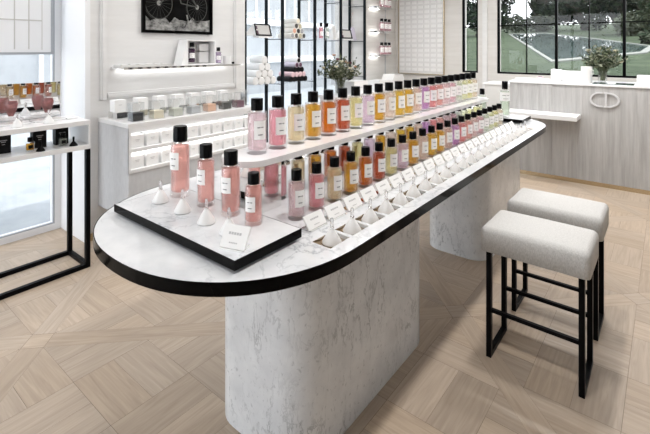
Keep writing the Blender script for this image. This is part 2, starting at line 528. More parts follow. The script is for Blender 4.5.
# glass front behind the shelving unit
def glass_front():
    o = bpy.data.objects.new('window_4', None); COL.objects.link(o); struct(o)
    MB().box(-4.83, -4.82, 3.26, 6.44, 0.0, ZC).build('pane', 'pane_glass', o)
    f = MB()
    f.box(-4.86, -4.78, 3.26, 6.44, 0, 0.08); f.box(-4.86, -4.78, 3.26, 6.44, 2.95, ZC)
    f.build('window_frame', 'white_frame', o)
glass_front()
# panel moulding on the stone wall
mo = MB()
for (y0, y1, z0, z1) in ((1.655, 1.715, 1.165, 2.85), (3.09, 3.15, 1.165, 2.85), (1.715, 3.09, 1.165, 1.225), (1.715, 3.09, 2.79, 2.85)):
    mo.box(WX, WX + 0.018, y0, y1, z0, z1)
    hy = 0.015 if y1 - y0 < 0.1 else 0.0; hz = 0.015 if z1 - z0 < 0.1 else 0.0
    mo.box(WX + 0.018, WX + 0.03, y0 + hy, y1 - hy, z0 + hz, z1 - hz)
struct(mo.build('trim_5', 'stone_wall', bevel=0.006))
struct(MB().box(WX, WX + 0.012, 1.575, 3.26, 0, 0.06).build('baseboard_left', 'brass'))

# outside: street on the left
struct(MB().box(-16, -4.5, -14, 22, -0.16, -0.06).build('street', 'street_paving'))
mh = MB().lathe([(0, 0), (0.36, 0), (0.36, 0.012), (0.30, 0.014), (0.30, 0.008), (0.0, 0.008)], 32)
mh.box(-0.25, 0.25, -0.03, -0.01, 0.008, 0.016); mh.box(-0.25, 0.25, 0.06, 0.08, 0.008, 0.016); mh.box(-0.02, 0.0, -0.25, 0.25, 0.008, 0.016)
tag(mh.build('manhole_cover', 'grey_frame', None, (-5.55, 1.05, -0.06)), 'round grey manhole cover in the street outside the shop window', 'manhole cover')
def building(name, x0, x1, y0, y1, h, mat, label, bands, wins):
    o = thing(name, ((x0 + x1) / 2, (y0 + y1) / 2, -0.06), label, 'building')
    a, b = (x1 - x0) / 2, (y1 - y0) / 2
    MB().box(-a, a, -b, b, 0, h).build('facade', mat, o)
    for z in bands:
        MB().box(a, a + 0.18, -b, b, z, z + 0.22).build('cornice', 'facade_white', o)
    for (y, z, ww, hh) in wins:
        fr = MB()
        fr.box(a, a + 0.06, y - ww / 2 - .08, y - ww / 2, z, z + hh).box(a, a + 0.06, y + ww / 2, y + ww / 2 + .08, z, z + hh).box(a, a + .06, y - ww / 2, y + ww / 2, z + hh, z + hh + .08)
        wf = fr.build('window_frame', 'facade_white', o)
        MB().box(a - 0.02, a + 0.02, y - ww / 2, y + ww / 2, z, z + hh).build('pane', 'facade_grey', wf)
building('office_building', -16, -12, 6.2, 15.5, 9, 'facade_grey', 'grey building with pale cornices across the street behind the shelving', (1.15, 2.55, 4.1), [(-3.4 + 1.5 * k, 2.85, .8, 1.1) for k in range(5)])
building('corner_building', -16, -12, 15.9, 22, 9, 'facade_white', 'white building seen brightly at the right behind the shelving', (2.55,), [(-2 + 1.8 * k, 3.0, .9, 1.1) for k in range(3)])
building('street_block', -14.5, -11, -6, 5.8, 9, 'facade_grey', 'pale grey building across the street seen through the left shop window', (3.2,), [(-4.5 + 2.2 * k, 0.5, 1.2, 1.8) for k in range(5)])

# outside: the garden behind the desk (rising lawn, pool, trees)
def gz(y): return 1.05 + 0.0682 * (y - 8.0)
ln = MB()
ln.add([(-3.4, BY + 0.25, gz(BY + 0.25)), (25, BY + 0.25, gz(BY + 0.25)), (25, 60, gz(60)), (-26, 60, gz(60))], [(0, 1, 2, 3)])
lo = ln.build('lawn', 'lawn_green'); struct(lo)

def on_lawn(x, y):
    f = 430.0; yaw = math.radians(38.6); t = (x - 325) / f; s_ = (y - 49) / f
    fx, fy = -math.sin(yaw) + math.cos(yaw) * t, math.cos(yaw) + math.sin(yaw) * t
    d = (1.6 - 1.05 + 0.0682 * 8.0) / (s_ + 0.0682 * fy)
    return (fx * d, fy * d)
PX = [on_lawn(*q) for q in ((508, 34.2), (551, 62.8), (566, 61.5), (647, 53.6), (652, 47), (592, 38.5), (545, 33.2))]
PX = [(-8.6, 31.0), (-2.17, 11.3), (-1.9, 11.7), (-0.44, 14.3), (-0.3, 17.0), (-2.75, 23.2), (-6.4, 31.5)]
cx_ = sum(q[0] for q in PX) / 7; cy_ = sum(q[1] for q in PX) / 7
cu = MB(); n = len(PX)
inn = [(x + (cx_ - x) * 0.06, y + (cy_ - y) * 0.06) for x, y in PX]
vs = [(x, y, gz(y) + 0.03) for x, y in PX] + [(x, y, gz(y) + 0.03) for x, y in inn] + [(x, y, gz(y) - 0.2) for x, y in PX] + [(x, y, gz(y) - 0.2) for x, y in inn]
cu.add(vs, [(i, (i + 1) % n, n + (i + 1) % n, n + i) for i in range(n)] + [(2 * n + i, 2 * n + (i + 1) % n, (i + 1) % n, i) for i in range(n)] + [(n + i, n + (i + 1) % n, 3 * n + (i + 1) % n, 3 * n + i) for i in range(n)])
po = thing('garden_pool', (0, 0, 0), 'long pale-edged garden pool on the lawn beyond the wide window', 'pool')
cu.build('curb', 'curb_stone', po)
MB().add([(x, y, gz(y) + 0.01) for x, y in inn], [list(range(n))]).build('water', 'pool_water', po)

def leaf_cloud(mb, blobs, n, size, mats=1):
    for k in range(n):
        c, r = random.choice(blobs)
        d = Vector((random.gauss(0, 1), random.gauss(0, 1), random.gauss(0, 1))).normalized()
        q = Vector(c) + Vector((d.x * r[0], d.y * r[1], d.z * r[2])) * random.uniform(0.55, 1.0)
        a = Vector((random.gauss(0, 1), random.gauss(0, 1), random.gauss(0, .6))).normalized()
        b = a.cross(d + Vector((.01, .02, .03)))
        if b.length < 1e-3: continue
        b.normalize(); s = size * random.uniform(.6, 1.3)
        mb.add([q - a * s, q + b * s * .45, q + a * s, q - b * s * .45], [(0, 1, 2, 3)], random.randrange(mats))
def tree(name, x, y, h, w_, trunk, label, mats, n=2600, leaf=0.22, seed=1, group='trees in the garden'):
    random.seed(seed)
    o = thing(name, (x, y, gz(y) - 0.05), label, 'tree', group)
    t = MB(); th = h * trunk
    pts = [(0, 0, 0)]; 
    for k in range(1, 5): pts.append((random.uniform(-.1, .1) * k * w_ * .12, random.uniform(-.1, .1) * k * w_ * .12, th * k / 4 * 1.25))
    t.tube(pts, [w_ * .06, w_ * .05, w_ * .045, w_ * .04, w_ * .03], 8)
    for k in range(5):
        a = random.uniform(0, 2 * PI)
        t.tube([pts[3], (math.cos(a) * w_ * .25, math.sin(a) * w_ * .25, th + (h - th) * .35), (math.cos(a + .3) * w_ * .36, math.sin(a + .3) * w_ * .36, th + (h - th) * .6)], [w_ * .03, w_ * .02, w_ * .01], 6)
    t.build('trunk', 'bark', o)
    blobs = []
    for k in range(20):
        a = random.uniform(0, 2 * PI); rr = random.uniform(0, .36) * w_; zz = random.uniform(.16 * h, h * .92)
        s = w_ * random.uniform(.13, .24)
        blobs.append(((rr * math.cos(a), rr * math.sin(a), zz), (s, s, s * .75)))
    c = MB(); leaf_cloud(c, blobs, n, leaf, len(mats))
    c.build('crown', mats, o)
    return o
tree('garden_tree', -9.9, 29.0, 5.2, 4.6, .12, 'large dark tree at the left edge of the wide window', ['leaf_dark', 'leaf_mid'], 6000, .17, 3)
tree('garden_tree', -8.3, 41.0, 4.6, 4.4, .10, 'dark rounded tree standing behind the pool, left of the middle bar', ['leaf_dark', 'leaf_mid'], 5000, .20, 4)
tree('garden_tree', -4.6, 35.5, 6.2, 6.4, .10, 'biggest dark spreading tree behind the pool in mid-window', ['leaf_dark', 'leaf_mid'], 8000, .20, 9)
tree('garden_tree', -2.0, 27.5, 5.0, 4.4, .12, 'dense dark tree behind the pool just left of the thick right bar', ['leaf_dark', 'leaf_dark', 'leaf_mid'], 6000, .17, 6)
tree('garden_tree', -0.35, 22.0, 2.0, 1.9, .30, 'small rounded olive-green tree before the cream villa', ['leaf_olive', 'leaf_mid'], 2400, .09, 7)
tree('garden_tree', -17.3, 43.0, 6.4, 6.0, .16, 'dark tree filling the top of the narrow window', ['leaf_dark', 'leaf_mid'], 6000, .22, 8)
def hedge(x, y, w_, h, label, mats, seed):
    random.seed(seed)
    o = thing('garden_shrub', (x, y, gz(y)), label, 'shrub', 'shrubs behind the pool')
    c = MB(); leaf_cloud(c, [((random.uniform(-.5, .5) * w_, random.uniform(-.3, .3), h * .45), (w_ * .22, .5, h * .5)) for k in range(7)], 1500, .13, len(mats))
    c.build('foliage', mats, o)
    MB().tube([(0, 0, -.1), (0, 0, h * .5)], .06, 6).build('stem', 'bark', o)
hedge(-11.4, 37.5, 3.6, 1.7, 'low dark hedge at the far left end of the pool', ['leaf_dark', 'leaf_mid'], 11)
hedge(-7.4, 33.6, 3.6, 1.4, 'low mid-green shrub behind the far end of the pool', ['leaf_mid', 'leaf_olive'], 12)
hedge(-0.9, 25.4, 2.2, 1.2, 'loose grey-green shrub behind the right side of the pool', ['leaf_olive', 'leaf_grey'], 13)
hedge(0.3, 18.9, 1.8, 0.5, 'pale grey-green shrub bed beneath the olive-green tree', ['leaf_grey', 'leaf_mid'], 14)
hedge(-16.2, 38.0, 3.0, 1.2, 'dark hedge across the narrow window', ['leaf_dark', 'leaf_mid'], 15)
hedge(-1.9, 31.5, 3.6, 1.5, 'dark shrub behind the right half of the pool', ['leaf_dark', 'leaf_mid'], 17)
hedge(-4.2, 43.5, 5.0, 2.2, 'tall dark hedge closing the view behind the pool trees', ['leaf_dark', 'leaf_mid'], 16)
vl = thing('villa', (0.6, 44, gz(44)), 'cream garden villa with dark windows at the top right of the wide window', 'building')
MB().box(-2.6, 6, 0, 5, -1, 8).build('wall', 'cream_paper', vl)
for k in range(3):
    wf = MB()
    for (a, b, c, d) in ((-.5, -.42, 0, 1.4), (.42, .5, 0, 1.4), (-.42, .42, 1.32, 1.4), (-.42, .42, 0, .08), (-.04, .04, .08, 1.32)): wf.box(-1.5 + 1.9 * k + a, -1.5 + 1.9 * k + b, -.08, 0.02, 2.4 + c, 2.4 + d)
    q = wf.build('window', 'white_frame', vl)
    MB().box(-1.92 + 1.9 * k, -1.08 + 1.9 * k, -.02, .02, 2.48, 3.72).build('pane', 'black_gloss', q)
random.seed(21)

# ================================================================== THE MARBLE TABLE
TX, TR, TY0, TY1, TZ = -1.445, 0.588, 1.267, 4.17, 0.90
tb = thing('display_table', (TX, 2.72, 0), 'long white marble display table with rounded ends and black edge band', 'table')
def T(x, y): return (x - TX, y - 2.72)
def stadium(r, y0, y1, n=44, e=2 / 2.2):
    def q(t, k): return math.copysign(abs(t) ** k, t)
    pts = [(r * q(math.cos(PI + PI * k / n), e), y0 - 2.72 + r * q(math.sin(PI + PI * k / n), e)) for k in range(n + 1)]
    pts += [(r * q(math.cos(PI * k / n), e), y1 - 2.72 + r * q(math.sin(PI * k / n), e)) for k in range(n + 1)]
    out = []
    for a in pts:
        if not out or abs(a[0] - out[-1][0]) + abs(a[1] - out[-1][1]) > 1e-6: out.append(a)
    return out
TRX0, TRX1, TRY0, TRY1 = 0.435, 0.520, 1.19, 4.10          # trough for the scent cones (local x)
outer = stadium(TR - 0.003, TY0, TY1)
tp = MB()
a0, a1 = TRY0 - 2.72, TRY1 - 2.72
mid = clip(clip(outer, -1, 0, -TRX0), 1, 0, TRX1)
for poly in (clip(outer, 1, 0, TRX0), clip(outer, -1, 0, -TRX1), clip(mid, 0, 1, a0), clip(mid, 0, -1, -a1)):
    tp.add([(x, y, TZ) for x, y in poly], [list(range(len(poly)))])
n = len(outer)
tp.add([(x, y, TZ - 0.041) for x, y in outer], [list(range(n))[::-1]])
tp.build('tabletop', 'marble_top', tb)
eb = MB()
o2 = stadium(TR, TY0, TY1)
vs = [(x, y, TZ - 0.042) for x, y in o2] + [(x, y, TZ + 0.0008) for x, y in o2] + [(x, y, TZ + 0.0008) for x, y in outer] + [(x, y, TZ - 0.042) for x, y in outer]
fs = []
for i in range(n):
    j = (i + 1) % n
    fs += [(i, j, n + j, n + i), (n + i, n + j, 2 * n + j, 2 * n + i), (2 * n + i, 2 * n + j, 3 * n + j, 3 * n + i), (3 * n + i, 3 * n + j, j, i)]
eb.add(vs, fs, 0, True)
eb.build('edge_band', 'black_gloss', tb)
tr = MB()
d_ = 0.014
tr.add([(TRX0, a0, TZ), (TRX1, a0, TZ), (TRX1, a1, TZ), (TRX0, a1, TZ), (TRX0, a0, TZ - d_), (TRX1, a0, TZ - d_), (TRX1, a1, TZ - d_), (TRX0, a1, TZ - d_)],
       [(0, 1, 5, 4), (1, 2, 6, 5), (2, 3, 7, 6), (3, 0, 4, 7), (4, 5, 6, 7)])
tr.build('trough', 'bronze_mirror', tb)
# thin marble bridges that cut the trough into one pocket per cone
for k in range(23):
    y = 1.1875 + 0.0 + 0.13 * k + 0.0 - 2.72
    if a0 + 0.01 < y < a1 - 0.02: MB().box(TRX0, TRX1, y - 0.009, y + 0.009, TZ - d_, TZ).build('pocket_divider', 'marble_top', tb)
for (y0, y1, sy) in ((1.18, 2.25, 0), (3.24, 4.29, 0.03)):
    q = [T(x, y) for x, y in rrect(-1.585 + sy, -1.055, y0, y1, 0.14, 10)]
    MB().prism(q, 0, TZ - 0.041, smooth=True).build('pedestal', 'marble_pedestal', tb)

# ------------------------------------------------------------------ bottles
def lighten(c, k): return tuple(1 - (1 - x) * k for x in c)
PERF = [('palest pink', (0.985, 0.87, 0.89)), ('rose pink', (0.97, 0.64, 0.68)), ('cream', (0.98, 0.90, 0.72)), ('amber gold', (0.93, 0.68, 0.20)),
        ('burnt orange', (0.88, 0.46, 0.13)), ('red-brown', (0.80, 0.36, 0.22)), ('pale straw yellow', (0.97, 0.93, 0.66)), ('pale lilac', (0.95, 0.85, 0.94)),
        ('honey amber', (0.94, 0.70, 0.18)), ('pale peach', (0.98, 0.90, 0.84)), ('golden yellow', (0.96, 0.79, 0.28)), ('deep yellow', (0.96, 0.76, 0.24)),
        ('light apricot', (0.98, 0.86, 0.78)), ('violet', (0.84, 0.62, 0.86)), ('coral pink', (0.97, 0.60, 0.60)), ('salmon', (0.97, 0.70, 0.66)),
        ('blush pink', (0.98, 0.85, 0.86)), ('soft pink', (0.98, 0.78, 0.83)), ('grey-green', (0.93, 0.96, 0.90)), ('faint yellow-green', (0.96, 0.97, 0.80)),
        ('lemon', (0.97, 0.95, 0.68)), ('pale biscuit', (0.97, 0.90, 0.80))]
for i, (nm, c) in enumerate(PERF): sheer('perfume_%d' % i, c, 0.015, 0.02, 0.30, 1.33, 0.25, 0.1)
sheer('perfume_rose_tray', (0.975, 0.72, 0.68), 0.015, 0.02, 0.30, 1.33, 0.25, 0.1)
sheer('perfume_clear_green', (0.90, 0.96, 0.88), 0.015, 0.02, 0.30, 1.33, 0.25, 0.1)
sheer('perfume_plum', (0.30, 0.16, 0.30), 0.015, 0.02, 0.30, 1.33, 0.30, 0.1)
sheer('perfume_lavender', (0.80, 0.72, 0.84), 0.015, 0.02, 0.30, 1.33, 0.30, 0.1)
sheer('perfume_amphora', (0.72, 0.48, 0.48), 0.02, 0.02, 0.5, 1.33, 0.05, 0.1)

def label_patch(r, z0, z1, half, cols=16, rows=18):
    mb = MB(); vs = []; fs = []
    for j in range(rows + 1):
        for i in range(cols + 1):
            a = -half + 2 * half * i / cols
            vs.append((r * math.sin(a), -r * math.cos(a), z0 + (z1 - z0) * j / rows))
    for layer in (0,):
        for j in range(rows):
            for i in range(cols):
                ink = (j == 11 and 4 <= i <= 11 and i != 8) or (j == 4 and 5 <= i <= 10)
                mb.add([vs[j * (cols + 1) + i], vs[j * (cols + 1) + i + 1], vs[(j + 1) * (cols + 1) + i + 1], vs[(j + 1) * (cols + 1) + i]], [(0, 1, 2, 3)], 1 if ink else 0, True)
    return mb
def make_bottle(H, R, label, group, liquid, lz=(0.36, 0.80), half=0.62, capr=0.60, name='perfume_bottle', fill=0.93):
    o = thing(name, (0, 0, 0), label, 'perfume bottle', group)
    hb = H * 0.765; base = H * 0.07
    g = MB().lathe([(0, 0), (R * .94, 0), (R, R * .06), (R, hb - R * .10), (R * .93, hb), (R * .55, hb), (R * .50, hb - .003), (R * .86, hb - R * .16),
                    (R * .90, hb - R * .25), (R * .90, base + R * .12), (R * .80, base), (0, base)], 28)
    g.build('glass_body', 'thick_glass', o)
    zf = base + (hb - base) * fill
    MB().lathe([(0, base + .0012), (R * .78, base + .0012), (R * .885, base + R * .14), (R * .885, zf), (0, zf)], 28).build('perfume', liquid, o)
    MB().lathe([(0, hb), (R * .52, hb), (R * .52, hb + H * .018), (0, hb + H * .018)], 20).build('collar', 'chrome', o)
    MB().lathe([(0, hb + H * .018), (R * capr, hb + H * .018), (R * capr, H * .992), (R * capr * .95, H), (0, H)], 40, rib=0.05).build('cap', 'black_cap', o)
    MB().tube([(0, 0, base + .008), (0, 0, hb)], R * .05, 6).build('dip_tube', 'thick_glass', o)
    label_patch(R * 1.012, hb * lz[0], hb * lz[1], half).build('paper_label', ['label_white', 'grey_ink'], o)
    return o
def nth(i):
    return ['first', 'second', 'third', 'fourth', 'fifth', 'sixth', 'seventh', 'eighth', 'ninth', 'tenth', 'eleventh', 'twelfth', 'thirteenth', 'fourteenth', 'fifteenth',
            'sixteenth', 'seventeenth', 'eighteenth', 'nineteenth', 'twentieth', 'twenty-first', 'twenty-second'][i]
UPZ = 1.133
big = make_bottle(0.246, 0.045, '%s perfume bottle, %s from the near end on the raised shelf' % (PERF[0][0], nth(0)), 'perfume bottles on the raised marble shelf', 'perfume_0')
small = make_bottle(0.202, 0.0365, '%s perfume bottle, %s from the near end of the front row' % (PERF[0][0], nth(0)), 'perfume bottles in the front row on the table', 'perfume_0')
for i in range(22):
    y = 1.32 + 0.13 * i
    az = math.radians(70 - 1.0 * i + random.uniform(-4, 4))
    lab = '%s perfume bottle, %s from the near end on the raised shelf' % (PERF[i][0], nth(i))
    if i == 0: big.location = (TX, y, UPZ); big.rotation_euler = (0, 0, az)
    else: copy_thing(big, (TX, y, UPZ), az, lab, {'perfume': 'perfume_%d' % i})
    az = math.radians(68 - 1.0 * i + random.uniform(-4, 4))
    lab = '%s perfume bottle, %s from the near end of the front row' % (PERF[i][0], nth(i))
    if i == 0: small.location = (-1.205, y, TZ); small.rotation_euler = (0, 0, az)
    else: copy_thing(small, (-1.205, y, TZ), az, lab, {'perfume': 'perfume_%d' % i})
for i in range(1, 21):
    if i == 10: pass
    c = copy_thing(small, (-1.432, 1.32 + 0.13 * i, TZ), math.radians(-110 + random.uniform(-8, 8)), '%s perfume bottle, %s from the near end beneath the raised shelf' % (PERF[i][0], nth(i - 1)), {'perfume': 'perfume_%d' % i})
    c['group'] = 'perfume bottles beneath the raised shelf'
# raised shelf on chrome blocks
rs = thing('raised_shelf', (TX, 2.70, TZ), 'long white marble shelf on chrome blocks along the middle of the table', 'shelf')
q = [(x - TX, y - 2.70) for x, y in rrect(-1.566, -1.324, 1.165, 4.215, 0.105, 10)]
MB().prism(q, 0.207, UPZ - TZ, smooth=True).build('marble_slab', 'marble_shelf', rs)
for (y0, y1) in ((1.245, 1.375), (4.015, 4.145)):
    MB().box(-1.53 - TX, -1.345 - TX, y0 - 2.70, y1 - 2.70, 0, 0.207).build('chrome_block', 'chrome', rs, bevel=0.003)

# ------------------------------------------------------------------ name cards and scent cones along the table
def make_card(label, group, wy=0.108, h=0.062, name='name_card'):
    """faces +X, leans back; origin at the middle of the front foot"""
    o = thing(name, (0, 0, 0), label, 'card', group)
    tilt = math.radians(34)
    mt = Matrix.Rotation(-tilt, 4, 'Y')
    st = MB()
    st.box(-0.050, 0.004, -wy / 2 + .004, wy / 2 - .004, 0, 0.004)
    st.box(-0.0085, -0.0062, -wy / 2 + .004, wy / 2 - .004, 0.004, h * .92, mat=mt)
    st.build('stand', 'chrome', o)
    c = MB(); c.box(-0.006, 0.0, -wy / 2, wy / 2, 0.006, h, mat=mt)
    for (z0, z1, a, b) in ((h * .60, h * .70, -.026, .024), (h * .26, h * .31, -.016, .016)):
        for k in range(5):
            s0 = a + (b - a) * k / 5; s1 = s0 + (b - a) / 5 * .8
            c.add([(0.0006, s0, z0), (0.0006, s1, z0), (0.0006, s1, z1), (0.0006, s0, z1)], [(0, 1, 2, 3)], 1, mat=mt)
    c.build('card', ['white_paper', 'pale_ink'], o)
    return o
def make_cone(label, group):
    o = thing('scent_cone', (0, 0, 0), label, 'scent cone', group)
    MB().lathe([(0, 0), (0.031, 0), (0.034, 0.003), (0.033, 0.008), (0.020, 0.032), (0.011, 0.047), (0.007, 0.052), (0.007, 0.057), (0, 0.057)], 28).build('cone', 'white_ceramic', o)
    MB().lathe([(0, 0.057), (0.0055, 0.057), (0.0065, 0.066), (0.0062, 0.088), (0.004, 0.092), (0, 0.092)], 14).build('knob', 'crystal', o)
    MB().lathe([(0, 0.0545), (0.0078, 0.0545), (0.0078, 0.0585), (0, 0.0585)], 14).build('ring', 'chrome', o)
    return o
card0 = make_card('white name card, first from the near end of the row on the table edge', 'name cards along the table')
cone0 = make_cone('white scent cone with glass knob, first from the near end of the sunken row', 'scent cones sunk along the table edge')
for i in range(22):
    y = 1.30 + 0.13 * i
    if i == 0: card0.location = (-1.068, y, TZ)
    else: copy_thing(card0, (-1.068, y, TZ), 0, 'white name card, %s from the near end of the row on the table edge' % nth(i))
    y = 1.2525 + 0.13 * i
    if i == 0: cone0.location = (-0.9675, y, TZ - d_); cone0.scale = (1.08, 1.08, 1.0)
    else: copy_thing(cone0, (-0.9675, y, TZ - d_), random.uniform(0, 6), 'white scent cone with glass knob, %s from the near end of the sunken row' % nth(i))

for i in range(7):
    c = copy_thing(card0, (-1.835, 1.50 + 0.13 * i, TZ), PI, 'white name card on the far left edge of the table, %s from the near end' % nth(i))
    c['group'] = 'name cards along the left edge'
# ------------------------------------------------------------------ black-edged trays at both ends
def make_tray(x0, x1, y0, y1, label):
    o = thing('display_tray', ((x0 + x1) / 2, (y0 + y1) / 2, TZ), label, 'tray')
    a, b = (x1 - x0) / 2, (y1 - y0) / 2
    MB().box(-a + .003, a - .003, -b + .003, b - .003, 0.012, 0.0425).build('marble_panel', 'marble_top', o)
    e = MB()
    e.box(-a, a, -b, -b + .003, .011, .042).box(-a, a, b - .003, b, .011, .042).box(-a, -a + .003, -b + .003, b - .003, .011, .042).box(a - .003, a, -b + .003, b - .003, .011, .042)
    e.build('edge_band', 'black_gloss', o)
    for sx in (-1, 1):
        for sy in (-1, 1):
            MB().lathe([(0, 0), (.012, 0), (.012, .012), (0, .012)], 14, mat=Matrix.Translation((sx * (a - .05), sy * (b - .03), 0))).build('foot', 'clear_glass', o)
    return o
make_tray(-1.835, -1.05, 0.866, 1.178, 'black-edged marble tray on the near rounded end of the table')
make_tray(-1.835, -1.055, 4.25, 4.562, 'small black-edged marble tray on the far end of the table')
TZ2 = TZ + 0.0426
def one_bottle(x, y, H, R, az, label, liquid, **k):
    o = make_bottle(H, R, label, 'perfume bottles on the near tray', liquid, **k)
    o.location = (x, y, TZ2); o.rotation_euler = (0, 0, math.radians(az))
    return o
one_bottle(-1.715, 1.105, 0.312, 0.0435, 14, 'tallest salmon-pink perfume bottle, leftmost on the near tray', 'perfume_rose_tray', lz=(0.52, 0.84), half=.60, capr=.70)
one_bottle(-1.525, 1.105, 0.256, 0.0375, 12, 'second salmon-pink perfume bottle from the left on the near tray', 'perfume_rose_tray', lz=(0.48, 0.80), capr=.70)
one_bottle(-1.362, 1.105, 0.254, 0.0390, 14, 'third salmon-pink perfume bottle from the left on the near tray', 'perfume_rose_tray', lz=(0.48, 0.80), capr=.70)
one_bottle(-1.223, 1.10, 0.192, 0.0335, 22, 'smallest salmon-pink perfume bottle, rightmost on the near tray', 'perfume_rose_tray', lz=(0.36, 0.74), capr=.66)
for i, (x, y, wd) in enumerate(((-1.706, 1.004, 'leftmost of the row'), (-1.532, 0.998, 'second from the left'), (-1.365, 0.991, 'third from the left'), (-1.225, 0.985, 'rightmost, behind the name card'))):
    c = copy_thing(cone0, (x, y, TZ2), i * 1.1, 'white scent cone with glass knob on the near tray, %s' % wd, None, (1, 1, 1))
    c['group'] = 'scent cones on the near tray'
c = make_card('square white name card with a clear stand on the front corner of the near tray', None, 0.094, 0.080)
c.location = (-1.115, 0.905, TZ2); c.rotation_euler = (0, 0, math.radians(-72))
for (x, R, H, wd) in ((-1.235, .045, .345, 'taller clear green bottle with a white band label, on the far tray'), (-1.453, .040, .262, 'shorter clear green bottle with a white band label, on the far tray')):
    o = one_bottle(x, 4.335, H, R, 30, wd, 'perfume_clear_green', lz=(.60, .92), half=1.5)
    o['group'] = 'clear bottles on the far tray'

# ------------------------------------------------------------------ stools
def make_stool(x0, x1, y0, y1, label):
    o = thing('bar_stool', ((x0 + x1) / 2, (y0 + y1) / 2, 0), label, 'stool', 'upholstered stools at the table')
    a, b = (x1 - x0) / 2, (y1 - y0) / 2
    # cushion: soft box
    zb, zt, A, B = 0.556, 0.678, a + 0.024, b + 0.024
    bm = bmesh.new()
    N1, N2 = 14, 10
    me = bpy.data.meshes.new('seat')
    bmesh.ops.create_cube(bm, size=1.0)
    for v in bm.verts: v.co = Vector((v.co.x * 2 * A, v.co.y * 2 * B, (zb + zt) / 2 + v.co.z * (zt - zb)))
    top = [e for e in bm.edges if (e.verts[0].co.z + e.verts[1].co.z) / 2 > zb + .01]
    bmesh.ops.bevel(bm, geom=top, offset=0.028, segments=5, affect='EDGES', profile=0.5)
    bmesh.ops.subdivide_edges(bm, edges=[e for e in bm.edges if e.calc_length() > 0.2], cuts=6, use_grid_fill=True)
    for v in bm.verts:
        if v.co.z > zt - .004:
            v.co.z += 0.010 * (1 - (v.co.x / A) ** 2) * (1 - (v.co.y / B) ** 2)
    for f in bm.faces: f.smooth = True
    bm.to_mesh(me); bm.free(); me.materials.append(M['seat_fabric'])
    s = bpy.data.objects.new('seat', me); COL.objects.link(s); s.parent = o
    t = 0.0125
    for sx in (-1, 1):
        for sy in (-1, 1):
            MB().box(sx * (a - t) - t, sx * (a - t) + t, sy * (b - t) - t, sy * (b - t) + t, 0.0, 0.553).build('leg', 'black_metal', o)
        MB().box(sx * (a - t) - t, sx * (a - t) + t, -b + 2 * t, b - 2 * t, 0.0, 0.025).build('floor_runner', 'black_metal', o)
        MB().box(sx * (a - t) - t, sx * (a - t) + t, -b + 2 * t, b - 2 * t, 0.530, 0.553).build('seat_rail', 'black_metal', o)
    for sy in (-1, 1):
        MB().box(-a + 2 * t, a - 2 * t, sy * (b - t) - .009, sy * (b - t) + .009, 0.235, 0.253).build('footrest', 'black_metal', o)
    return o
make_stool(-0.742, -0.298, 2.275, 2.560, 'nearer pale grey upholstered stool with black metal frame at the table')
make_stool(-0.750, -0.300, 2.770, 3.055, 'farther pale grey upholstered stool, behind the nearer one')

# ================================================================== LEFT CONSOLE AT THE SHOP WINDOW
CX0, CX1, CY0, CY1 = -3.668, -3.320, -0.10, 1.395
cs = thing('console_table', ((CX0 + CX1) / 2, (CY0 + CY1) / 2, 0), 'white two-tier console on a black metal frame before the shop window', 'console table')
def L(x0, x1, y0, y1, z0, z1): return (x0 - (CX0 + CX1) / 2, x1 - (CX0 + CX1) / 2, y0 - (CY0 + CY1) / 2, y1 - (CY0 + CY1) / 2, z0, z1)
MB().box(*L(CX0, CX1, CY0, CY1, 1.045, 1.078)).build('top', 'white_lacquer', cs, bevel=0.002)
MB().box(*L(CX0, CX1, CY0, CY1, 0.868, 0.900)).build('shelf', 'white_lacquer', cs, bevel=0.002)
for y in (CY0, CY1 - 0.012): MB().box(*L(CX0, CX1, y, y + .012, 0.900, 1.045)).build('side_panel', 'white_lacquer', cs)
for x in (CX0, CX1 - .030):
    for y in (CY0, CY1 - .030): MB().box(*L(x, x + .03, y, y + .03, 0, .868)).build('leg', 'black_metal', cs)
    MB().box(*L(x, x + .03, CY0 + .03, CY1 - .03, 0, .030)).build('floor_runner', 'black_metal', cs)
for y in (CY0, CY1 - .03): MB().box(*L(CX0 + .03, CX1 - .03, y, y + .03, 0, .030)).build('cross_runner', 'black_metal', cs)
mr = thing('tabletop_mirror', (-3.642, 0.80, 1.078), 'low frameless mirror standing along the back of the white console', 'mirror')
mmt = Matrix.Rotation(math.radians(1.6), 4, 'Y')
MB().box(-.004, .004, -0.60, 0.505, 0.0, 0.275, mat=mmt).build('back', 'white_frame', mr)
MB().add([(.0046, -.60, 0), (.0046, .505, 0), (.0046, .505, .275), (.0046, -.60, .275)], [(0, 1, 2, 3)], mat=mmt).build('glass', 'mirror', mr)
def amphora(y, x, label, s=1.0):
    o = thing('amphora_bottle', (x, y, 1.0895 if s == 1 else 1.078), label, 'perfume bottle', 'pink amphora bottles on the console')
    MB().lathe([(0, 0), (.034, 0), (.036, .004), (.030, .012), (.016, .020), (.018, .045), (.036, .085), (.052, .130), (.054, .155), (.044, .180), (.022, .190), (.017, .196), (.017, .204), (0, .204)], 28).build('glass_body', 'thick_glass', o)
    MB().lathe([(0, .052), (.019, .054), (.034, .088), (.048, .131), (.050, .152), (.042, .172), (0, .174)], 28).build('perfume', 'perfume_amphora', o)
    MB().lathe([(0, .204), (.024, .204), (.026, .209), (.014, .216), (.022, .232), (.020, .252), (.008, .266), (0, .268)], 20).build('stopper', 'thick_glass', o)
    o.scale = (.78, .78, .88)
    return o
def saucer(y, x, label, r):
    o = tag(MB().lathe([(0, 0), (r * .8, 0), (r, .008), (r * .97, .010), (r * .8, .006), (0, .006)], 32).build('saucer', 'white_ceramic', None, (x, y, 1.079)), label, 'saucer', 'white saucers on the console')
    return o
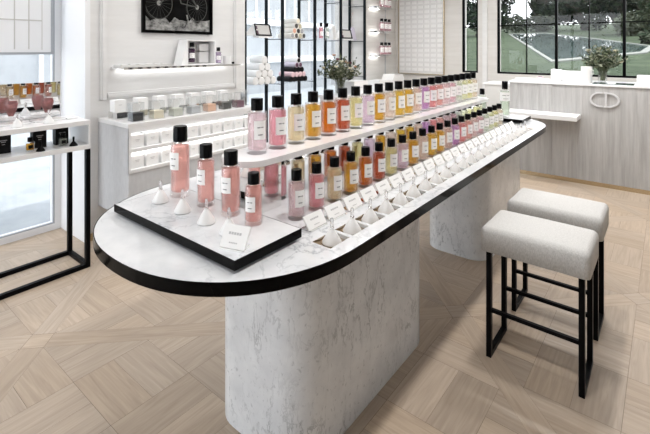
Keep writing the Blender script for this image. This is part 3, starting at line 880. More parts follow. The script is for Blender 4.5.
def board(y, x, a, b, label):
    return tag(MB().box(-a, a, -b, b, 0, .010).build('marble_coaster', 'marble_shelf', None, (x, y, 1.0785), bevel=.002), label, 'coaster', 'marble coasters on the console')
board(0.966, -3.54, .06, .10, 'marble coaster under the left pink amphora bottle')
board(1.188, -3.54, .06, .10, 'marble coaster under the right pink amphora bottle')
board(1.335, -3.52, .05, .04, 'small empty marble coaster at the right end of the console')
amphora(0.966, -3.54, 'pink amphora bottle with glass stopper, left one on the console')
amphora(1.188, -3.54, 'pink amphora bottle with glass stopper, right one on the console')
c = copy_thing(cone0, (-3.40, 0.962, 1.078), 0, 'white scent cone before the left amphora bottle on the console', None, (1.05, 1.05, 1.05)); c['group'] = 'scent cones on the console'
c = copy_thing(cone0, (-3.40, 1.150, 1.078), 0, 'white scent cone before the right amphora bottle on the console', None, (1.05, 1.05, 1.05)); c['group'] = 'scent cones on the console'
# black boxes, small bottles and funnels on the console's lower shelf
def gift_box(y, x, label, s=(.055, .043, .122)):
    o = thing('black_box', (x, y, .9005), label, 'box', 'black boxes on the console shelf')
    MB().box(-s[0] / 2, s[0] / 2, -s[1], s[1], 0, s[2]).build('carton', 'black_card', o, bevel=.002)
    t = MB()
    for k, (zz, wd) in enumerate(((.085, .028), (.074, .018), (.058, .012))): t.box(s[0] / 2, s[0] / 2 + .0008, -wd * .75, wd * .75, zz, zz + .004)
    t.build('lettering', 'pale_ink', o)
    return o
gift_box(0.905, -3.50, 'black box on the console shelf, leftmost in view')
gift_box(1.118, -3.50, 'black box on the console shelf behind the amber bottle')
gift_box(1.262, -3.50, 'black box on the console shelf behind the clear bottle')
def mini_bottle(y, x, label, liquid):
    o = thing('small_bottle', (x, y, .9005), label, 'perfume bottle', 'square bottles on the console shelf')
    MB().box(-.014, .014, -.026, .026, 0, .062).build('glass_body', 'thick_glass', o, bevel=.003)
    MB().box(-.009, .009, -.021, .021, .008, .052).build('perfume', liquid, o, bevel=.002)
    MB().box(.0142, .0150, -.014, .014, .018, .042).build('paper_label', 'black_card', o)
    MB().lathe([(0, .062), (.009, .062), (.009, .066), (.015, .066), (.015, .094), (0, .094)], 20, mat=None).build('cap', 'black_cap', o)
    return o
mini_bottle(1.042, -3.42, 'small square amber bottle with black cap on the console shelf', 'perfume_3')
mini_bottle(1.248, -3.42, 'small square clear bottle with black cap on the console shelf', 'perfume_18')
def funnel(y, x, label):
    o = thing('black_funnel', (x, y, .9005), label, 'scent funnel', 'black scent funnels on the console shelf')
    MB().lathe([(0, 0), (.028, 0), (.027, .006), (.014, .024), (.007, .032), (0, .032)], 24).build('cone', 'black_cap', o)
    MB().lathe([(0, .032), (.006, .032), (.0075, .056), (.006, .066), (0, .066)], 16).build('knob', 'black_gloss', o)
funnel(1.088, -3.365, 'small black scent funnel beside the amber bottle')
funnel(1.297, -3.365, 'small black scent funnel at the right end of the console shelf')
# pale screen panel hanging in the window bay
hp = thing('hanging_panel', (-4.15, 0.4, 1.553), 'white gridded light panel hanging in the shop window', 'panel')
MB().box(-.02, .02, -2.2, 1.012, 0.02, 1.40).build('panel', 'white_frame', hp)
fr = MB(); fr.box(-.025, .03, -2.2, 1.012, 0, .02); fr.box(-.025, .03, 1.012, 1.028, 0, 1.42)
fr.build('frame', 'grey_frame', hp)
gl = MB()
for y in (0.62, 0.75, 0.85): gl.box(.0202, .0225, y - .004, y + .004, 0.045, 1.4)
for z in (.285, .70): gl.box(.0202, .0225, -2.2, .945, z - .005, z + .005)
gl.box(.0202, .0225, .943, .948, 0.04, 1.4)
gl.build('grid', 'board_grey', hp)
for y in (-1.9, .7): MB().tube([(0, y, 1.4), (0, y, 1.495)], .006, 8).build('hanger', 'grey_frame', hp)

# ================================================================== WALL CABINET WITH LIT NICHES
KX0, KX1, KY0, KY1, KZ0, KZ1 = WX, -3.25, 1.645, 2.97, 0.28, 1.02
kc = thing('wall_cabinet', (WX, (KY0 + KY1) / 2, 0), 'pale grey wall cabinet with two lit niches of white boxes', 'cabinet')
def K(x0, x1, y0, y1, z0, z1): return (x0 - WX, x1 - WX, y0 - (KY0 + KY1) / 2, y1 - (KY0 + KY1) / 2, z0, z1)
MB().box(*K(KX0, KX1 + .004, KY0 - .004, KY1 + .004, .985, 1.02)).build('top', 'white_lacquer', kc, bevel=.002)
b = MB()
b.box(*K(KX0, KX1, KY0, KY0 + .02, KZ0, .985)).box(*K(KX0, KX1, KY1 - .02, KY1, KZ0, .985))
b.box(*K(KX0, KX1 - .18, KY0 + .02, KY1 - .02, KZ0, .985)).box(*K(KX1 - .18, KX1 - .012, KY0 + .02, KY1 - .02, KZ0, .635))
b.build('carcass', 'cabinet_stone', kc)
b = MB()
for z0, z1 in ((.635, .66), (.805, .822)): b.box(*K(KX1 - .18, KX1 + .004, KY0 + .02, KY1 - .02, z0, z1))
b.box(*K(KX1 - .01, KX1 + .004, KY0 + .0, KY0 + .02, .635, .985)).box(*K(KX1 - .01, KX1 + .004, KY1 - .02, KY1, .635, .985)).box(*K(KX1 - .18, KX1 - .176, KY0 + .02, KY1 - .02, .66, .805)).box(*K(KX1 - .18, KX1 - .176, KY0 + .02, KY1 - .02, .822, .985))
b.box(*K(KX1 - .003, KX1 + .004, KY0 + .02, KY1 - .02, .963, .985)).box(*K(KX1 - .003, KX1 + .004, KY0 + .02, KY1 - .02, .792, .805))
b.build('niche_lining', 'white_lacquer', kc)
for z in (.785, .965):
    MB().box(*K(KX1 - .035, KX1 - .012, KY0 + .03, KY1 - .03, z, z + .012)).build('light_strip', 'led', kc)
bx = None
for row, z in enumerate((.822, .66)):
    for i in range(10):
        y = KY0 + .085 + .128 * i
        lab = 'white carton in the %s lit niche of the cabinet, %s from the left' % (('upper', 'lower')[row], nth(i))
        if bx is None:
            bx = thing('white_carton', (0, 0, 0), lab, 'box', 'white cartons in the lit niches')
            MB().box(-.05, .05, -.052, .052, 0, .102).build('carton', 'white_paper', bx, bevel=.002)
            t = MB(); t.box(.05, .0506, -.018, .018, .060, .064).box(.05, .0506, -.012, .012, .050, .053)
            t.build('lettering', 'pale_ink', bx)
            bx.location = (KX1 - .075, y, z)
        else: copy_thing(bx, (KX1 - .075, y, z), random.uniform(-.05, .05), lab)
# mirrored riser on the cabinet, white boxes on it, covered candles before it
rz_ = tag(MB().box(-.075, .075, -.60, .60, 0, .062).build('mirrored_riser', 'chrome', None, (-3.565, 2.27, 1.0205), bevel=.002), 'long low mirrored riser on the wall cabinet', 'riser')
WAX = [('charcoal', (.045, .045, .05)), ('cream', (.76, .70, .56)), ('pale green-grey', (.62, .63, .56)), ('light grey', (.58, .59, .61)), ('peach', (.80, .52, .38)), ('dark grey', (.10, .10, .095)), ('plum', (.20, .11, .14))]
for i, (nm, c_) in enumerate(WAX): base_mat('wax_%d' % i, c_, .45)
cd = None
for i, y in enumerate((1.760, 1.940, 2.121, 2.298, 2.473, 2.653, 2.816)):
    lab = '%s candle under a clear cover on the cabinet, %s from the left' % (WAX[i][0], nth(i))
    if cd is None:
        cd = thing('covered_candle', (-3.36, y, 1.0205), lab, 'candle', 'candles under clear covers on the cabinet')
        MB().box(-.040, .040, -.044, .044, .001, .066).build('candle', 'wax_0', cd, bevel=.003)
        k = MB()
        for (a, b_, c2, d2) in ((-.046, -.043, -.05, .05), (.043, .046, -.05, .05), (-.043, .043, -.05, -.047), (-.043, .043, .047, .05)): k.box(a, b_, c2, d2, 0, .145)
        k.box(-.046, .046, -.05, .05, .145, .148)
        k.build('clear_cover', 'clear_glass', cd)
        MB().box(-.008, -.004, -.036, .036, .072, .140).build('card', 'white_paper', cd)
    else: copy_thing(cd, (-3.36, y, 1.0205), 0, lab, {'candle': 'wax_%d' % i})
wb = None
for i, y in enumerate((1.712, 1.905, 2.085, 2.262, 2.43, 2.60, 2.77)):
    lab = 'white carton standing on the mirrored riser, %s from the left' % nth(i)
    if wb is None:
        wb = thing('white_carton', (-3.56, y, 1.083), lab, 'box', 'white cartons on the mirrored riser')
        MB().box(-.042, .042, -.046, .046, 0, .098).build('carton', 'white_paper', wb, bevel=.002)
        t = MB(); t.box(.042, .0426, -.014, .014, .055, .059); t.build('lettering', 'pale_ink', wb)
    else: copy_thing(wb, (-3.56, y, 1.083), 0, lab)
jr = thing('glass_cube_jar', (-3.42, 2.915, 1.0205), 'clear square jar with a grey-blue ball at the right end of the cabinet', 'jar')
MB().box(-.05, .05, -.05, .05, 0, .16).build('glass_body', 'clear_glass', jr, bevel=.004)
MB().lathe([(0, .062), (.02, .067), (.034, .085), (.037, .1), (.034, .115), (.02, .133), (0, .138)], 24).build('ball', 'grey_frame', jr)
MB().lathe([(0, .002), (.03, .002), (.012, .02), (.010, .064), (0, .064)], 20).build('ball_stand', 'clear_glass', jr)

# lit wall shelf with a gift set
sh = thing('wall_shelf', (WX, 2.45, 1.43), 'thin chrome-edged wall shelf lit from below, under the bicycle picture', 'shelf')
MB().box(0.0, .23, -.70, .58, 0, .012).build('board', 'white_lacquer', sh)
MB().box(.23, .233, -.70, .58, -.004, .014).build('edge', 'chrome', sh)
MB().box(.03, .055, -.66, .54, -.006, -.001).build('light_strip', 'led', sh)
gs = thing('gift_set_box', (-3.67, 2.56, 1.4425), 'open white gift box with a dark bottle and white cartons on the wall shelf', 'gift box')
b = MB()
b.box(-.07, .07, -.165, .165, 0, .012).box(-.07, -.058, -.165, .165, .012, .245).box(-.058, .07, -.165, -.155, .012, .245).box(-.058, .07, .155, .165, .012, .245).box(-.058, .07, -.155, .155, .235, .245)
b.build('box', 'white_paper', gs)
MB().add([(-.07, -.166, 0), (.07, -.166, 0), (.07, -.225, 0), (-.05, -.235, 0), (-.07, -.166, .245), (.07, -.166, .245)], [(0, 1, 2, 3), (4, 5, 2, 3), (0, 4, 3), (1, 2, 5), (0, 1, 5, 4)]).build('lid', 'white_paper', gs)
MB().box(-.05, .0, .02, .13, .14, .21).box(-.05, .0, .02, .13, .02, .13).build('insert_carton', 'white_lacquer', gs, bevel=.002)
def shelf_bottle(loc, H, R, label, liquid, az=60):
    o = make_bottle(H, R, label, 'bottles on the wall shelf', liquid, lz=(.35, .66), half=.75)
    o.location = loc; o.rotation_euler = (0, 0, math.radians(az)); return o
shelf_bottle((-3.655, 2.485, 1.455), .21, .036, 'dark plum perfume bottle inside the open gift box', 'perfume_plum')
shelf_bottle((-3.64, 2.79, 1.4425), .175, .032, 'pale lavender perfume bottle right of the open gift box', 'perfume_lavender')
wc = thing('white_candle', (-3.64, 2.90, 1.4425), 'white candle in a white cup on the wall shelf', 'candle')
MB().lathe([(0, 0), (.04, 0), (.042, .004), (.042, .085), (.038, .085), (.038, .07), (0, .07)], 24).build('cup', 'white_ceramic', wc)
MB().tube([(0, 0, .07), (0, 0, .082)], .0015, 6).build('wick', 'black_card', wc)
tag(MB().lathe([(0, 0), (.014, 0), (.014, .022), (0, .022)], 16).build('bottle_cap', 'black_cap', None, (-3.62, 2.965, 1.4425)), 'loose dark bottle cap at the right end of the wall shelf', 'bottle cap')
lt = thing('tester_tray', (-3.64, 1.98, 1.4425), 'flat grey tray of small white testers at the left of the wall shelf', 'tray')
MB().box(-.06, .06, -.24, .24, 0, .022).build('tray', 'board_grey', lt, bevel=.002)
for k in range(6): MB().box(-.03, .03, -.21 + .075 * k, -.16 + .075 * k, .0222, .028).build('tester', 'white_lacquer', lt)

# bicycle picture
pc = thing('framed_picture', (WX, 2.41, 1.75), 'black framed black-and-white photograph of bicycle wheels on the wall', 'picture')
PY0, PY1, PH = -.385, .385, .80
f = MB()
f.box(0, .03, PY0, PY1, 0, .028).box(0, .03, PY0, PY1, PH - .028, PH).box(0, .03, PY0, PY0 + .028, .028, PH - .028).box(0, .03, PY1 - .028, PY1, .028, PH - .028)
f.build('frame', 'black_gloss', pc)
noisy('photo_dark', (.001, .001, .001), (.006, .006, .006), (5, 5, 5), .35, spec=.05)
noisy('photo_ground', (.03, .03, .03), (.42, .42, .41), (14, 14, 22), .35, 8, spec=.05, lo=.34, hi=.68)
base_mat('photo_grey', (.06, .06, .058), .4, 0, .05)
base_mat('photo_pale', (.24, .24, .23), .4, 0, .05)
ph = MB()
ph.add([(.012, PY0 + .028, .028), (.012, PY1 - .028, .028), (.012, PY1 - .028, PH - .028), (.012, PY0 + .028, PH - .028)], [(0, 1, 2, 3)], 0)
g = [(PY0 + .028, .028), (PY1 - .028, .028)] + [(PY1 - .028 - k * (PY1 - PY0 - .056) / 14, .135 + .02 * math.sin(k * 1.9) + .015 * math.cos(k * 3.1)) for k in range(15)]
ph.add([(.0124, y, z) for y, z in g], [list(range(len(g)))], 1)
def ring(cy, cz, r0, r1, mi, x=.0128, sq=1.0, a0=0, a1=2 * PI):
    N = 40
    for k in range(N):
        a, b = a0 + (a1 - a0) * k / N, a0 + (a1 - a0) * (k + 1) / N
        ph.add([(x, cy + sq * r * math.cos(t), cz + r * math.sin(t)) for r, t in ((r0, a), (r1, a), (r1, b), (r0, b))], [(0, 1, 2, 3)], mi)
for cy, cz, r, sq in ((-.215, .285, .155, .92), (.205, .275, .150, .82)):
    ring(cy, cz, r - .010, r, 2, sq=sq); ring(cy, cz, r + .006, r + .009, 2, sq=sq, a0=PI, a1=1.7 * PI)
    for k in range(18):
        a = 2 * PI * k / 18; d = .0011
        px, pz = -math.sin(a) * d, math.cos(a) * d
        ph.add([(.0127, cy + sq * (.02 * math.cos(a)) - px, cz + .02 * math.sin(a) - pz), (.0127, cy + sq * (.02 * math.cos(a)) + px, cz + .02 * math.sin(a) + pz),
                (.0127, cy + sq * (r - .01) * math.cos(a) + px, cz + (r - .01) * math.sin(a) + pz), (.0127, cy + sq * (r - .01) * math.cos(a) - px, cz + (r - .01) * math.sin(a) - pz)], [(0, 1, 2, 3)], 2)
    ring(cy, cz, .004, .024, 3, sq=sq)
def bar(y0, z0, y1, z1, wd, mi):
    d = math.hypot(y1 - y0, z1 - z0); a, b = -(z1 - z0) / d * wd, (y1 - y0) / d * wd
    ph.add([(.0132, y0 - a, z0 - b), (.0132, y0 + a, z0 + b), (.0132, y1 + a, z1 + b), (.0132, y1 - a, z1 - b)], [(0, 1, 2, 3)], mi)
bar(.085, .19, .12, .04, .008, 3); bar(.06, .06, .10, .15, .006, 2); bar(-.205, .275, .0, .55, .008, 2); bar(.02, .55, .205, .275, .008, 2); bar(.02, .30, .205, .275, .006, 2)
bar(.02, .30, -.05, .60, .007, 2); bar(-.05, .60, .16, .58, .006, 2)
ph.build('photograph', ['photo_dark', 'photo_ground', 'photo_grey', 'photo_pale'], pc)

# ================================================================== GLAZED SHELVING UNIT
SX0, SX1 = -4.56, -4.20
PYS = (3.645, 4.33, 5.035, 5.70, 6.41)
su = thing('shelving_unit', (-4.38, 5.03, 0), 'tall black metal shelving unit with glass shelves before the shop front', 'shelving unit')
for y in PYS:
    for x in (SX0, SX1 - .035): MB().box(x + 4.38, x + 4.38 + .035, y - 5.03 - .017, y - 5.03 + .017, 0, 2.95).build('post', 'blue_black_metal', su)
for z in (1.122, 1.752, 2.38):
    MB().box(SX0 + 4.38 + .036, SX1 + 4.38 - .036, PYS[0] - 5.03, PYS[-1] - 5.03, z - .012, z).build('glass_shelf', 'pane_glass', su)
    for y in PYS: MB().box(SX0 + 4.38 + .035, SX1 + 4.38 - .035, y - 5.03 - .006, y - 5.03 + .006, z - .022, z - .0125).build('shelf_bracket', 'blue_black_metal', su)
def roll(x, y, z, r, ln_, mat, endmat, label, group, name='candle_tube', proto=[None]):
    o = thing(name, (x, y, z), label, 'tube', group)
    mt = Matrix.Rotation(PI / 2, 4, 'Y')
    MB().lathe([(0, -ln_ / 2), (r * .97, -ln_ / 2), (r, -ln_ / 2 + .003), (r, ln_ / 2 - .003), (r * .9, ln_ / 2), (0, ln_ / 2)], 20, mat=mt).build('tube', mat, o)
    MB().lathe([(0, 0), (r * .82, 0), (r * .82, .002), (0, .002)], 20, mat=Matrix.Translation((ln_ / 2, 0, 0)) @ mt).build('end_cap', endmat, o)
    return o
def pyramid(y0, z0, r, rows, mats, word, group, ln_=.26, x=-4.375, endpal=None):
    k = 0
    for j, cnt in enumerate(rows):
        for i in range(cnt):
            y = y0 + (i - (cnt - 1) / 2) * 2 * r * 1.01; z = z0 + r + j * r * 1.75
            e = endpal[k] if endpal else mats[1]
            m_ = mats[0] if isinstance(mats[0], str) else mats[0][j]
            side = 'alone in' if cnt == 1 else ['leftmost in' if i == 0 else 'rightmost in' if i == cnt - 1 else nth(i) + ' in'][0]
            lev = ['the bottom row', 'the second row up', 'the third row up', 'the fourth row up', 'the top row'][j] if cnt > 1 or j == 0 else 'the top row'
            roll(x, y, z, r, ln_, m_, e, '%s, %s %s' % (word, side, lev), group); k += 1
pyramid(4.02, 1.1225, .053, (4, 3, 2, 1), ('white_paper', 'white_ceramic'), 'white candle tube stacked on the lower shelf', 'white candle tubes on the lower glass shelf')
for i, c_ in enumerate(((.30, .30, .31), (.10, .095, .09), (.42, .39, .28), (.05, .05, .05), (.66, .36, .26), (.03, .03, .03), (.30, .30, .31), (.06, .055, .05), (.42, .38, .26), (.72, .66, .54))): base_mat('tube_end_%d' % i, c_, .5)
pyramid(4.69, 1.7525, .041, (4, 3, 2, 1), ('cream_paper', ''), 'cream candle tube stacked on the upper shelf', 'cream candle tubes with coloured ends', endpal=['tube_end_%d' % i for i in range(10)])
pyramid(4.70, 1.1225, .039, (5, 4, 3, 2, 1), (['black_card', 'pink_card', 'black_card', 'lilac_card', 'white_paper'], ''), 'small tube of the dark-and-pink stack', 'dark and pink tubes on the lower glass shelf',
        endpal=['black_card'] * 5 + ['pink_card'] * 4 + ['black_card'] * 3 + ['plum'] * 2 + ['black_card'])
def display_set(x, y, z, label, s=1.0, rz=0.0):
    o = thing('presentation_box', (x, y, z), label, 'gift box', 'open gift boxes on the upper glass shelf', rz)
    a, h, d = .17 * s, .20 * s, .07 * s
    mt = Matrix.Rotation(math.radians(-16), 4, 'Y')
    b = MB(); b.box(-d, 0, -a, a, .03, h + .03, mat=mt); b.build('box', 'white_paper', o)
    MB().add([(-.01, -a, .03), (-d - .06, -a, .03), (-d - .06, -a - .12, .03), (-d - .03, -a, h)], [(0, 1, 3), (1, 2, 3), (0, 3, 2), (0, 2, 1)], mat=None).build('lid', 'white_paper', o)
    f = MB()
    for (p, q, r_, t) in ((-a, a, .03, .045), (-a, a, h + .015, h + .03), (-a, -a + .015, .045, h + .015), (a - .015, a, .045, h + .015)): f.box(0, .012, p, q, r_, t, mat=mt)
    f.build('frame', 'black_card', o)
    MB().box(0, .004, -a + .06 * s, a - .02, .05, h + .01, mat=mt).build('card', 'board_grey', o)
    MB().box(0.004, .010, -a + .02, -a + .055 * s, .05, h * .6, mat=mt).box(.004, .010, -a + .02, -a + .05 * s, h * .72, h, mat=mt).build('bottle_inset', 'plum', o)
    MB().box(-d - .02, .03, -a * .9, a * .9, 0, .022).build('foot', 'white_paper', o)
display_set(-4.34, 4.10, 1.7525, 'open gift box with black-framed card, left bay of the upper glass shelf', .85)
display_set(-4.34, 6.06, 1.7525, 'open gift box with black-framed card, right bay of the upper glass shelf', .8, -.1)
sb = None
for i, (y, lab) in enumerate(((5.22, 'slim bottle with black cap on the upper glass shelf, nearest the middle post'), (5.37, 'slim pink bottle with black cap, middle one on the upper glass shelf'), (5.53, 'slim clear bottle with black cap, rightmost on the upper glass shelf'))):
    o = make_bottle(.27, .036, lab, 'slim bottles on the upper glass shelf', ('perfume_16', 'perfume_1', 'perfume_18')[i], lz=(.3, .62), half=.7)
    o.location = (-4.37, y, 1.7525); o.rotation_euler = (0, 0, 1.1)
for i, (y, lab) in enumerate(((5.76, 'white paper bag left of the right open gift box'), (6.33, 'pale lilac paper bag at the right end of the upper glass shelf'))):
    o = thing('paper_bag', (-4.42, y, 1.7525), lab, 'bag', 'paper bags on the upper glass shelf')
    MB().add([(-.05, -.06, 0), (.05, -.06, 0), (.05, .06, 0), (-.05, .06, 0), (-.004, -.045, .24), (.004, -.045, .24), (.004, .045, .24), (-.004, .045, .24)],
             [(3, 2, 1, 0), (0, 1, 5, 4), (1, 2, 6, 5), (2, 3, 7, 6), (3, 0, 4, 7), (4, 5, 6, 7)]).build('bag', ('white_paper', 'lilac_card')[i], o)
    MB().tube([(0, -.02, .238), (0, -.018, .275), (0, .018, .275), (0, .02, .238)], .003, 6).build('handle', 'board_grey', o)

# low white counter in the recess, with flowers and white cartons
lc = thing('low_counter', (-3.98, 5.90, 0), 'low white counter standing in front of the shelving unit', 'counter')
MB().box(-.19, .19, -.85, 1.45, .86, .90).build('top', 'white_lacquer', lc, bevel=.003)
MB().box(-.17, .17, -.82, 1.42, .06, .86).build('body', 'white_lacquer', lc)
MB().box(-.15, .15, -.80, 1.40, 0, .06).build('plinth', 'grey_frame', lc)
def flowers(loc, label, n, spread, height, seed, vase_r=.055, vase_h=.17, heads=((4, 'petal_cream'), (3, 'petal_peach'), (3, 'petal_wine'))):
    random.seed(seed)
    o = thing('flower_vase', loc, label, 'vase of flowers')
    MB().lathe([(0, 0), (vase_r * .8, 0), (vase_r, .01), (vase_r, vase_h), (vase_r * .94, vase_h), (vase_r * .94, .014), (0, .012)], 24).build('vase', 'clear_glass', o)
    MB().lathe([(0, .0135), (vase_r * .92, .0145), (vase_r * .92, vase_h * .7), (0, vase_h * .7)], 24).build('water', 'clear_glass', o)
    st = MB(); lf = MB(); tips = []
    for k in range(n):
        a = random.uniform(0, 2 * PI); rr = spread * math.sqrt(random.random()); h = vase_h + height * random.uniform(.35, 1.0) * (1 - .35 * rr / spread)
        tip = Vector((rr * math.cos(a), rr * math.sin(a), h)); tips.append(tip)
        p0 = Vector((random.uniform(-.5, .5) * vase_r, random.uniform(-.5, .5) * vase_r, .02)); p1 = Vector((tip.x * .25, tip.y * .25, vase_h * 1.1))
        st.tube([p0, p1, tip], [.003, .0025, .0015], 5)
        for j in range(26):
            q = p1.lerp(tip, random.uniform(.2, 1.05)); d = Vector((random.gauss(0, 1), random.gauss(0, 1), random.gauss(.3, .7))).normalized()
            e = d.cross(Vector((random.gauss(0, 1), random.gauss(0, 1), random.gauss(0, 1)))).normalized(); s = random.uniform(.03, .06)
            lf.add([q, q + d * s * .5 + e * s * .25, q + d * s, q + d * s * .5 - e * s * .25], [(0, 1, 2, 3)], random.randrange(3))
    st.build('stem', 'bouquet_olive', o)
    lf.build('foliage', ['bouquet_dark', 'bouquet_olive', 'bouquet_grey'], o)
    for cnt, mt in heads:
        for k in range(cnt):
            t = random.choice(tips) * 1.0; b = MB()
            for j in range(14):
                a = 2 * PI * j / 7; u = .3 + .5 * (j // 7); d = Vector((math.cos(a) * math.cos(u), math.sin(a) * math.cos(u), math.sin(u))); e = Vector((-math.sin(a), math.cos(a), 0)); s = .048
                b.add([t, t + d * s * .6 + e * s * .4, t + d * s, t + d * s * .6 - e * s * .4], [(0, 1, 2, 3)])
            b.build('flower', mt, o)
    return o
flowers((-3.95, 5.32, .9005), 'glass vase of loose mixed flowers on the low white counter', 60, .34, .46, 31, .075, .20, ((7, 'petal_cream'), (5, 'petal_peach'), (2, 'petal_wine')))
for (y, w_, h, lab) in ((5.72, .19, .19, 'wide white carton beside the flower vase on the low counter'), (6.45, .16, .16, 'white carton on the low counter, right of the wide one'), (6.95, .20, .24, 'white carton with sloping shoulders at the right of the low counter')):
    o = thing('white_carton', (-3.95, y, .9005), lab, 'box', 'white cartons on the low counter')
    MB().prism([(-w_, 0), (w_, 0), (w_, h * .62), (w_ * .72, h), (-w_ * .72, h), (-w_, h * .62)] if 'sloping' in lab else [(-w_, 0), (w_, 0), (w_, h), (-w_, h)], -.12, .12,
               mat=Matrix(((0, 0, 1, 0), (1, 0, 0, 0), (0, 1, 0, 0), (0, 0, 0, 1)))).build('carton', 'white_paper', o, bevel=.004)
    MB().box(.1202, .121, -w_ * .3, w_ * .3, h * .45, h * .5).build('lettering', 'pale_ink', o)

# lit wall shelves with three bottles each
wsn = ('lowest', 'middle', 'upper', 'topmost')
ws = None; wb3 = None
for j, z in enumerate((1.475, 1.91, 2.345)):
    lab = 'small lit glass wall shelf right of the shelving unit, %s of the three' % wsn[j]
    if ws is None:
        ws = thing('lit_wall_shelf', (GX, 6.86, z), lab, 'shelf', 'lit glass wall shelves')
        MB().box(.0, .20, -.35, .35, 0, .010).build('glass_board', 'clear_glass', ws)
        MB().box(.01, .04, -.33, -.04, -.014, -.001).build('light_strip', 'led', ws)
        MB().box(.05, .055, -.36, .30, -.012, .0).box(.0, .20, -.36, -.35, -.012, .012).build('rail', 'chrome', ws)
    else: copy_thing(ws, (GX, 6.86, z), 0, lab)
    for k, y in enumerate((6.78, 6.92, 7.05)):
        lab = 'blush bottle with black cap on the %s lit wall shelf, %s from the left' % (wsn[j], nth(k))
        if wb3 is None:
            wb3 = make_bottle(.235, .043, lab, 'bottles on the lit wall shelves', 'perfume_17', lz=(.30, .80), half=.9, capr=.66)
            wb3.location = (-4.09, y, z + .0105); wb3.rotation_euler = (0, 0, 1.0)
        else: copy_thing(wb3, (-4.09, y, z + .0105), 1.0, lab)

# framed board of white fragrance cards on the back wall
bd = thing('fragrance_board', (-3.655, BY, 1.137), 'pale wall board with a grid of small white cards on the back wall', 'board')
MB().box(-.455, .455, -.03, 0, 0, 1.85).build('board', 'stone_wall', bd)
f = MB()
f.box(-.465, -.455, -.045, 0, -.01, 1.86).box(.455, .465, -.045, 0, -.01, 1.86).box(-.455, .455, -.045, 0, -.01, 0)
f.build('frame', 'brass', bd)
tile = None; cnt = 0; rest = MB()
for j in range(20):
    for i in range(7):
        x, z = -.385 + .1285 * i, .075 + .0905 * j
        if j < 14:
            if tile is None:
                tile = MB().box(-.043, .043, -.046, -.0305, -.026, .026).build('white_card', 'white_paper', bd); tile.location = (x, 0, z)
            else:
                q = tile.copy(); COL.objects.link(q); q.parent = bd; q.location = (x, 0, z)
        else: rest.box(x - .043, x + .043, -.046, -.0305, z - .026, z + .026)
r_ = rest.build('white_cards', 'white_paper', bd); r_['kind'] = 'stuff'

# ================================================================== RECEPTION DESK
DX0, DX1, DY0, DY1, DZ = -1.615, 1.6, 5.89, 6.55, 1.19
dk = thing('reception_desk', ((DX0 + DX1) / 2, 6.22, 0), 'long grey ribbed-stone reception desk with raised monogram below the wide window', 'desk')
ox, oy = (DX0 + DX1) / 2, 6.22
body = MB().box(DX0 - ox, DX1 - ox, DY0 - oy, DY1 - oy, .05, DZ - .025)
random.seed(5)
x = DX0
while x < DX1 - .05:
    wv = random.choice((.03, .05, .08, .12)); d = random.choice((0, .003, .006))
    if d: body.box(x - ox, min(x + wv, DX1) - ox, DY0 - d - oy, DY0 - oy, .05, DZ - .025)
    x += wv + random.choice((.03, .06, .09))
body.build('body', 'grey_stone', dk)
MB().box(DX0 - ox - .006, DX1 - ox, DY0 - oy - .012, DY1 - oy, DZ - .025, DZ).build('top', 'white_lacquer', dk, bevel=.003)
MB().box(DX0 - ox, DX1 - ox, DY0 - oy + .004, DY1 - oy, 0, .05).build('plinth', 'brass', dk)
# raised monogram
def arc_strip(mb, cx, cz, r0, r1, a0, a1, N=32, sx=1.0):
    pts = []
    for k in range(N + 1):
        a = a0 + (a1 - a0) * k / N; pts.append((cx + sx * r1 * math.cos(a), cz + r1 * math.sin(a)))
    for k in range(N, -1, -1):
        a = a0 + (a1 - a0) * k / N; pts.append((cx + sx * r0 * math.cos(a), cz + r0 * math.sin(a)))
    n_ = len(pts); y0, y1 = DY0 - oy - .016, DY0 - oy
    for k in range(N):
        q = [pts[k], pts[k + 1], pts[n_ - 2 - k], pts[n_ - 1 - k]]
        vs = [(a, y0, b) for a, b in q] + [(a, y1, b) for a, b in q]
        mb.add(vs, [(0, 1, 2, 3), (7, 6, 5, 4), (0, 4, 5, 1), (1, 5, 6, 2), (2, 6, 7, 3), (3, 7, 4, 0)])
mg = MB(); ex = -0.572 - ox; ez = 1.012
arc_strip(mg, ex - .045, ez, .071, .086, math.radians(76), math.radians(284), sx=1.2)
arc_strip(mg, ex + .020, ez, .071, .086, math.radians(-90), math.radians(90), sx=1.45)
mg.box(ex + .002, ex + .020, DY0 - oy - .016, DY0 - oy, ez - .086, ez + .086)
mg.box(ex - .01, ex + .002, DY0 - oy - .016, DY0 - oy, ez + .074, ez + .086); mg.box(ex - .01, ex + .002, DY0 - oy - .016, DY0 - oy, ez - .086, ez - .074)
mg.build('monogram', 'monogram_white', dk)
tag(MB().box(-.40, .40, -.155, .155, 0, .052).build('ledge', 'white_lacquer', None, (-1.21, 5.728, .775), bevel=.004), 'white slab ledge projecting from the front of the reception desk', 'ledge')
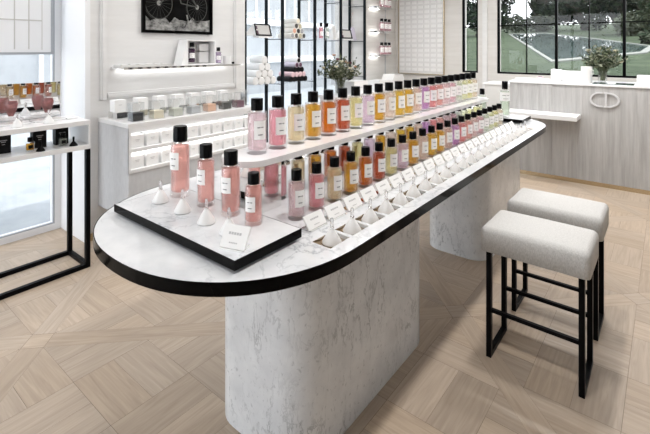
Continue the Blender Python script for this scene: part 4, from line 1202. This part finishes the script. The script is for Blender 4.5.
# low grey cabinet to the left behind
sc_ = thing('side_cabinet', (-1.87, 6.40, 0), 'low grey cabinet standing left of the reception desk', 'cabinet')
MB().box(-.17, .17, -.20, .20, .04, 1.095).build('body', 'board_grey', sc_)
MB().box(-.18, .18, -.21, .21, 1.095, 1.125).build('top', 'stone_wall', sc_, bevel=.003)
MB().box(-.16, .16, -.19, .19, 0, .04).build('plinth', 'grey_frame', sc_)
tag(MB().box(-.16, .16, -.05, .05, 0, .03).build('brochure_stack', 'white_paper', None, (-1.42, 6.05, DZ + .0005), bevel=.002), 'low white brochure stack at the left end of the reception desk', 'brochures')
pb = thing('pink_carton', (-1.31, 6.16, DZ + .0005), 'small pink carton with a dark bottle cap on the left end of the desk', 'box')
MB().box(-.035, .035, -.02, .02, 0, .045).build('carton', 'pink_card', pb, bevel=.002)
MB().box(-.02, .02, -.015, .015, .045, .052).build('lid', 'plum', pb)
bg1 = thing('white_screen', (-0.955, 6.18, DZ + .0005), 'white till screen seen from behind on the reception desk', 'screen')
MB().box(-.13, .13, -.012, .012, .02, .135).build('screen', 'white_lacquer', bg1, bevel=.004)
MB().box(-.06, .06, -.05, .05, 0, .008).box(-.02, .02, -.008, .008, .008, .02).build('stand', 'white_frame', bg1)
MB().box(-.03, .03, -.0128, -.012, .05, .056).build('lettering', 'pale_ink', bg1)
for (x, w_, h, lab) in ((-1.165, .022, .15, 'narrow white carton, left one beside the till screen'), (-1.105, .03, .145, 'white carton touching the left of the till screen')):
    o = thing('white_carton', (x, 6.22, DZ + .0005), lab, 'box', 'white cartons beside the till screen')
    MB().box(-w_, w_, -.05, .05, 0, h).build('carton', 'white_paper', o, bevel=.002)
    MB().box(-w_ * .5, w_ * .5, -.0507, -.0502, h * .5, h * .56).build('lettering', 'pale_ink', o)
pv = thing('white_pitcher', (-0.765, 5.985, DZ + .0005), 'tall white cup with a small handle standing on the desk before the flowers', 'cup')
MB().lathe([(0, 0), (.056, 0), (.058, .004), (.060, .20), (.056, .20), (.053, .01), (0, .008)], 28).build('cup', 'white_ceramic', pv)
MB().tube([(.05, -.03, .16), (.075, -.045, .155), (.078, -.047, .12), (.052, -.031, .10)], .005, 8).build('handle', 'white_ceramic', pv)
flowers((-0.64, 6.34, DZ + .0005), 'glass vase of dark green foliage with white blooms on the reception desk', 56, .24, .34, 41, .05, .14, ((4, 'petal_cream'), (1, 'petal_wine')))
rt = thing('white_carton', (-0.155, 6.20, DZ + .0005), 'long white carton at the right end of the reception desk', 'box')
MB().box(-.13, .35, -.06, .06, 0, .105).build('carton', 'white_paper', rt, bevel=.003)
MB().box(-.05, .25, -.0607, -.0602, .045, .05).build('lettering', 'pale_ink', rt)
tag(MB().box(-.28, .12, -.12, .12, 0, .008).build('desk_mat', 'pool_water', None, (-.42, 6.02, DZ + .0005), bevel=.002), 'dark glass mat on the desk right of the flowers', 'mat')
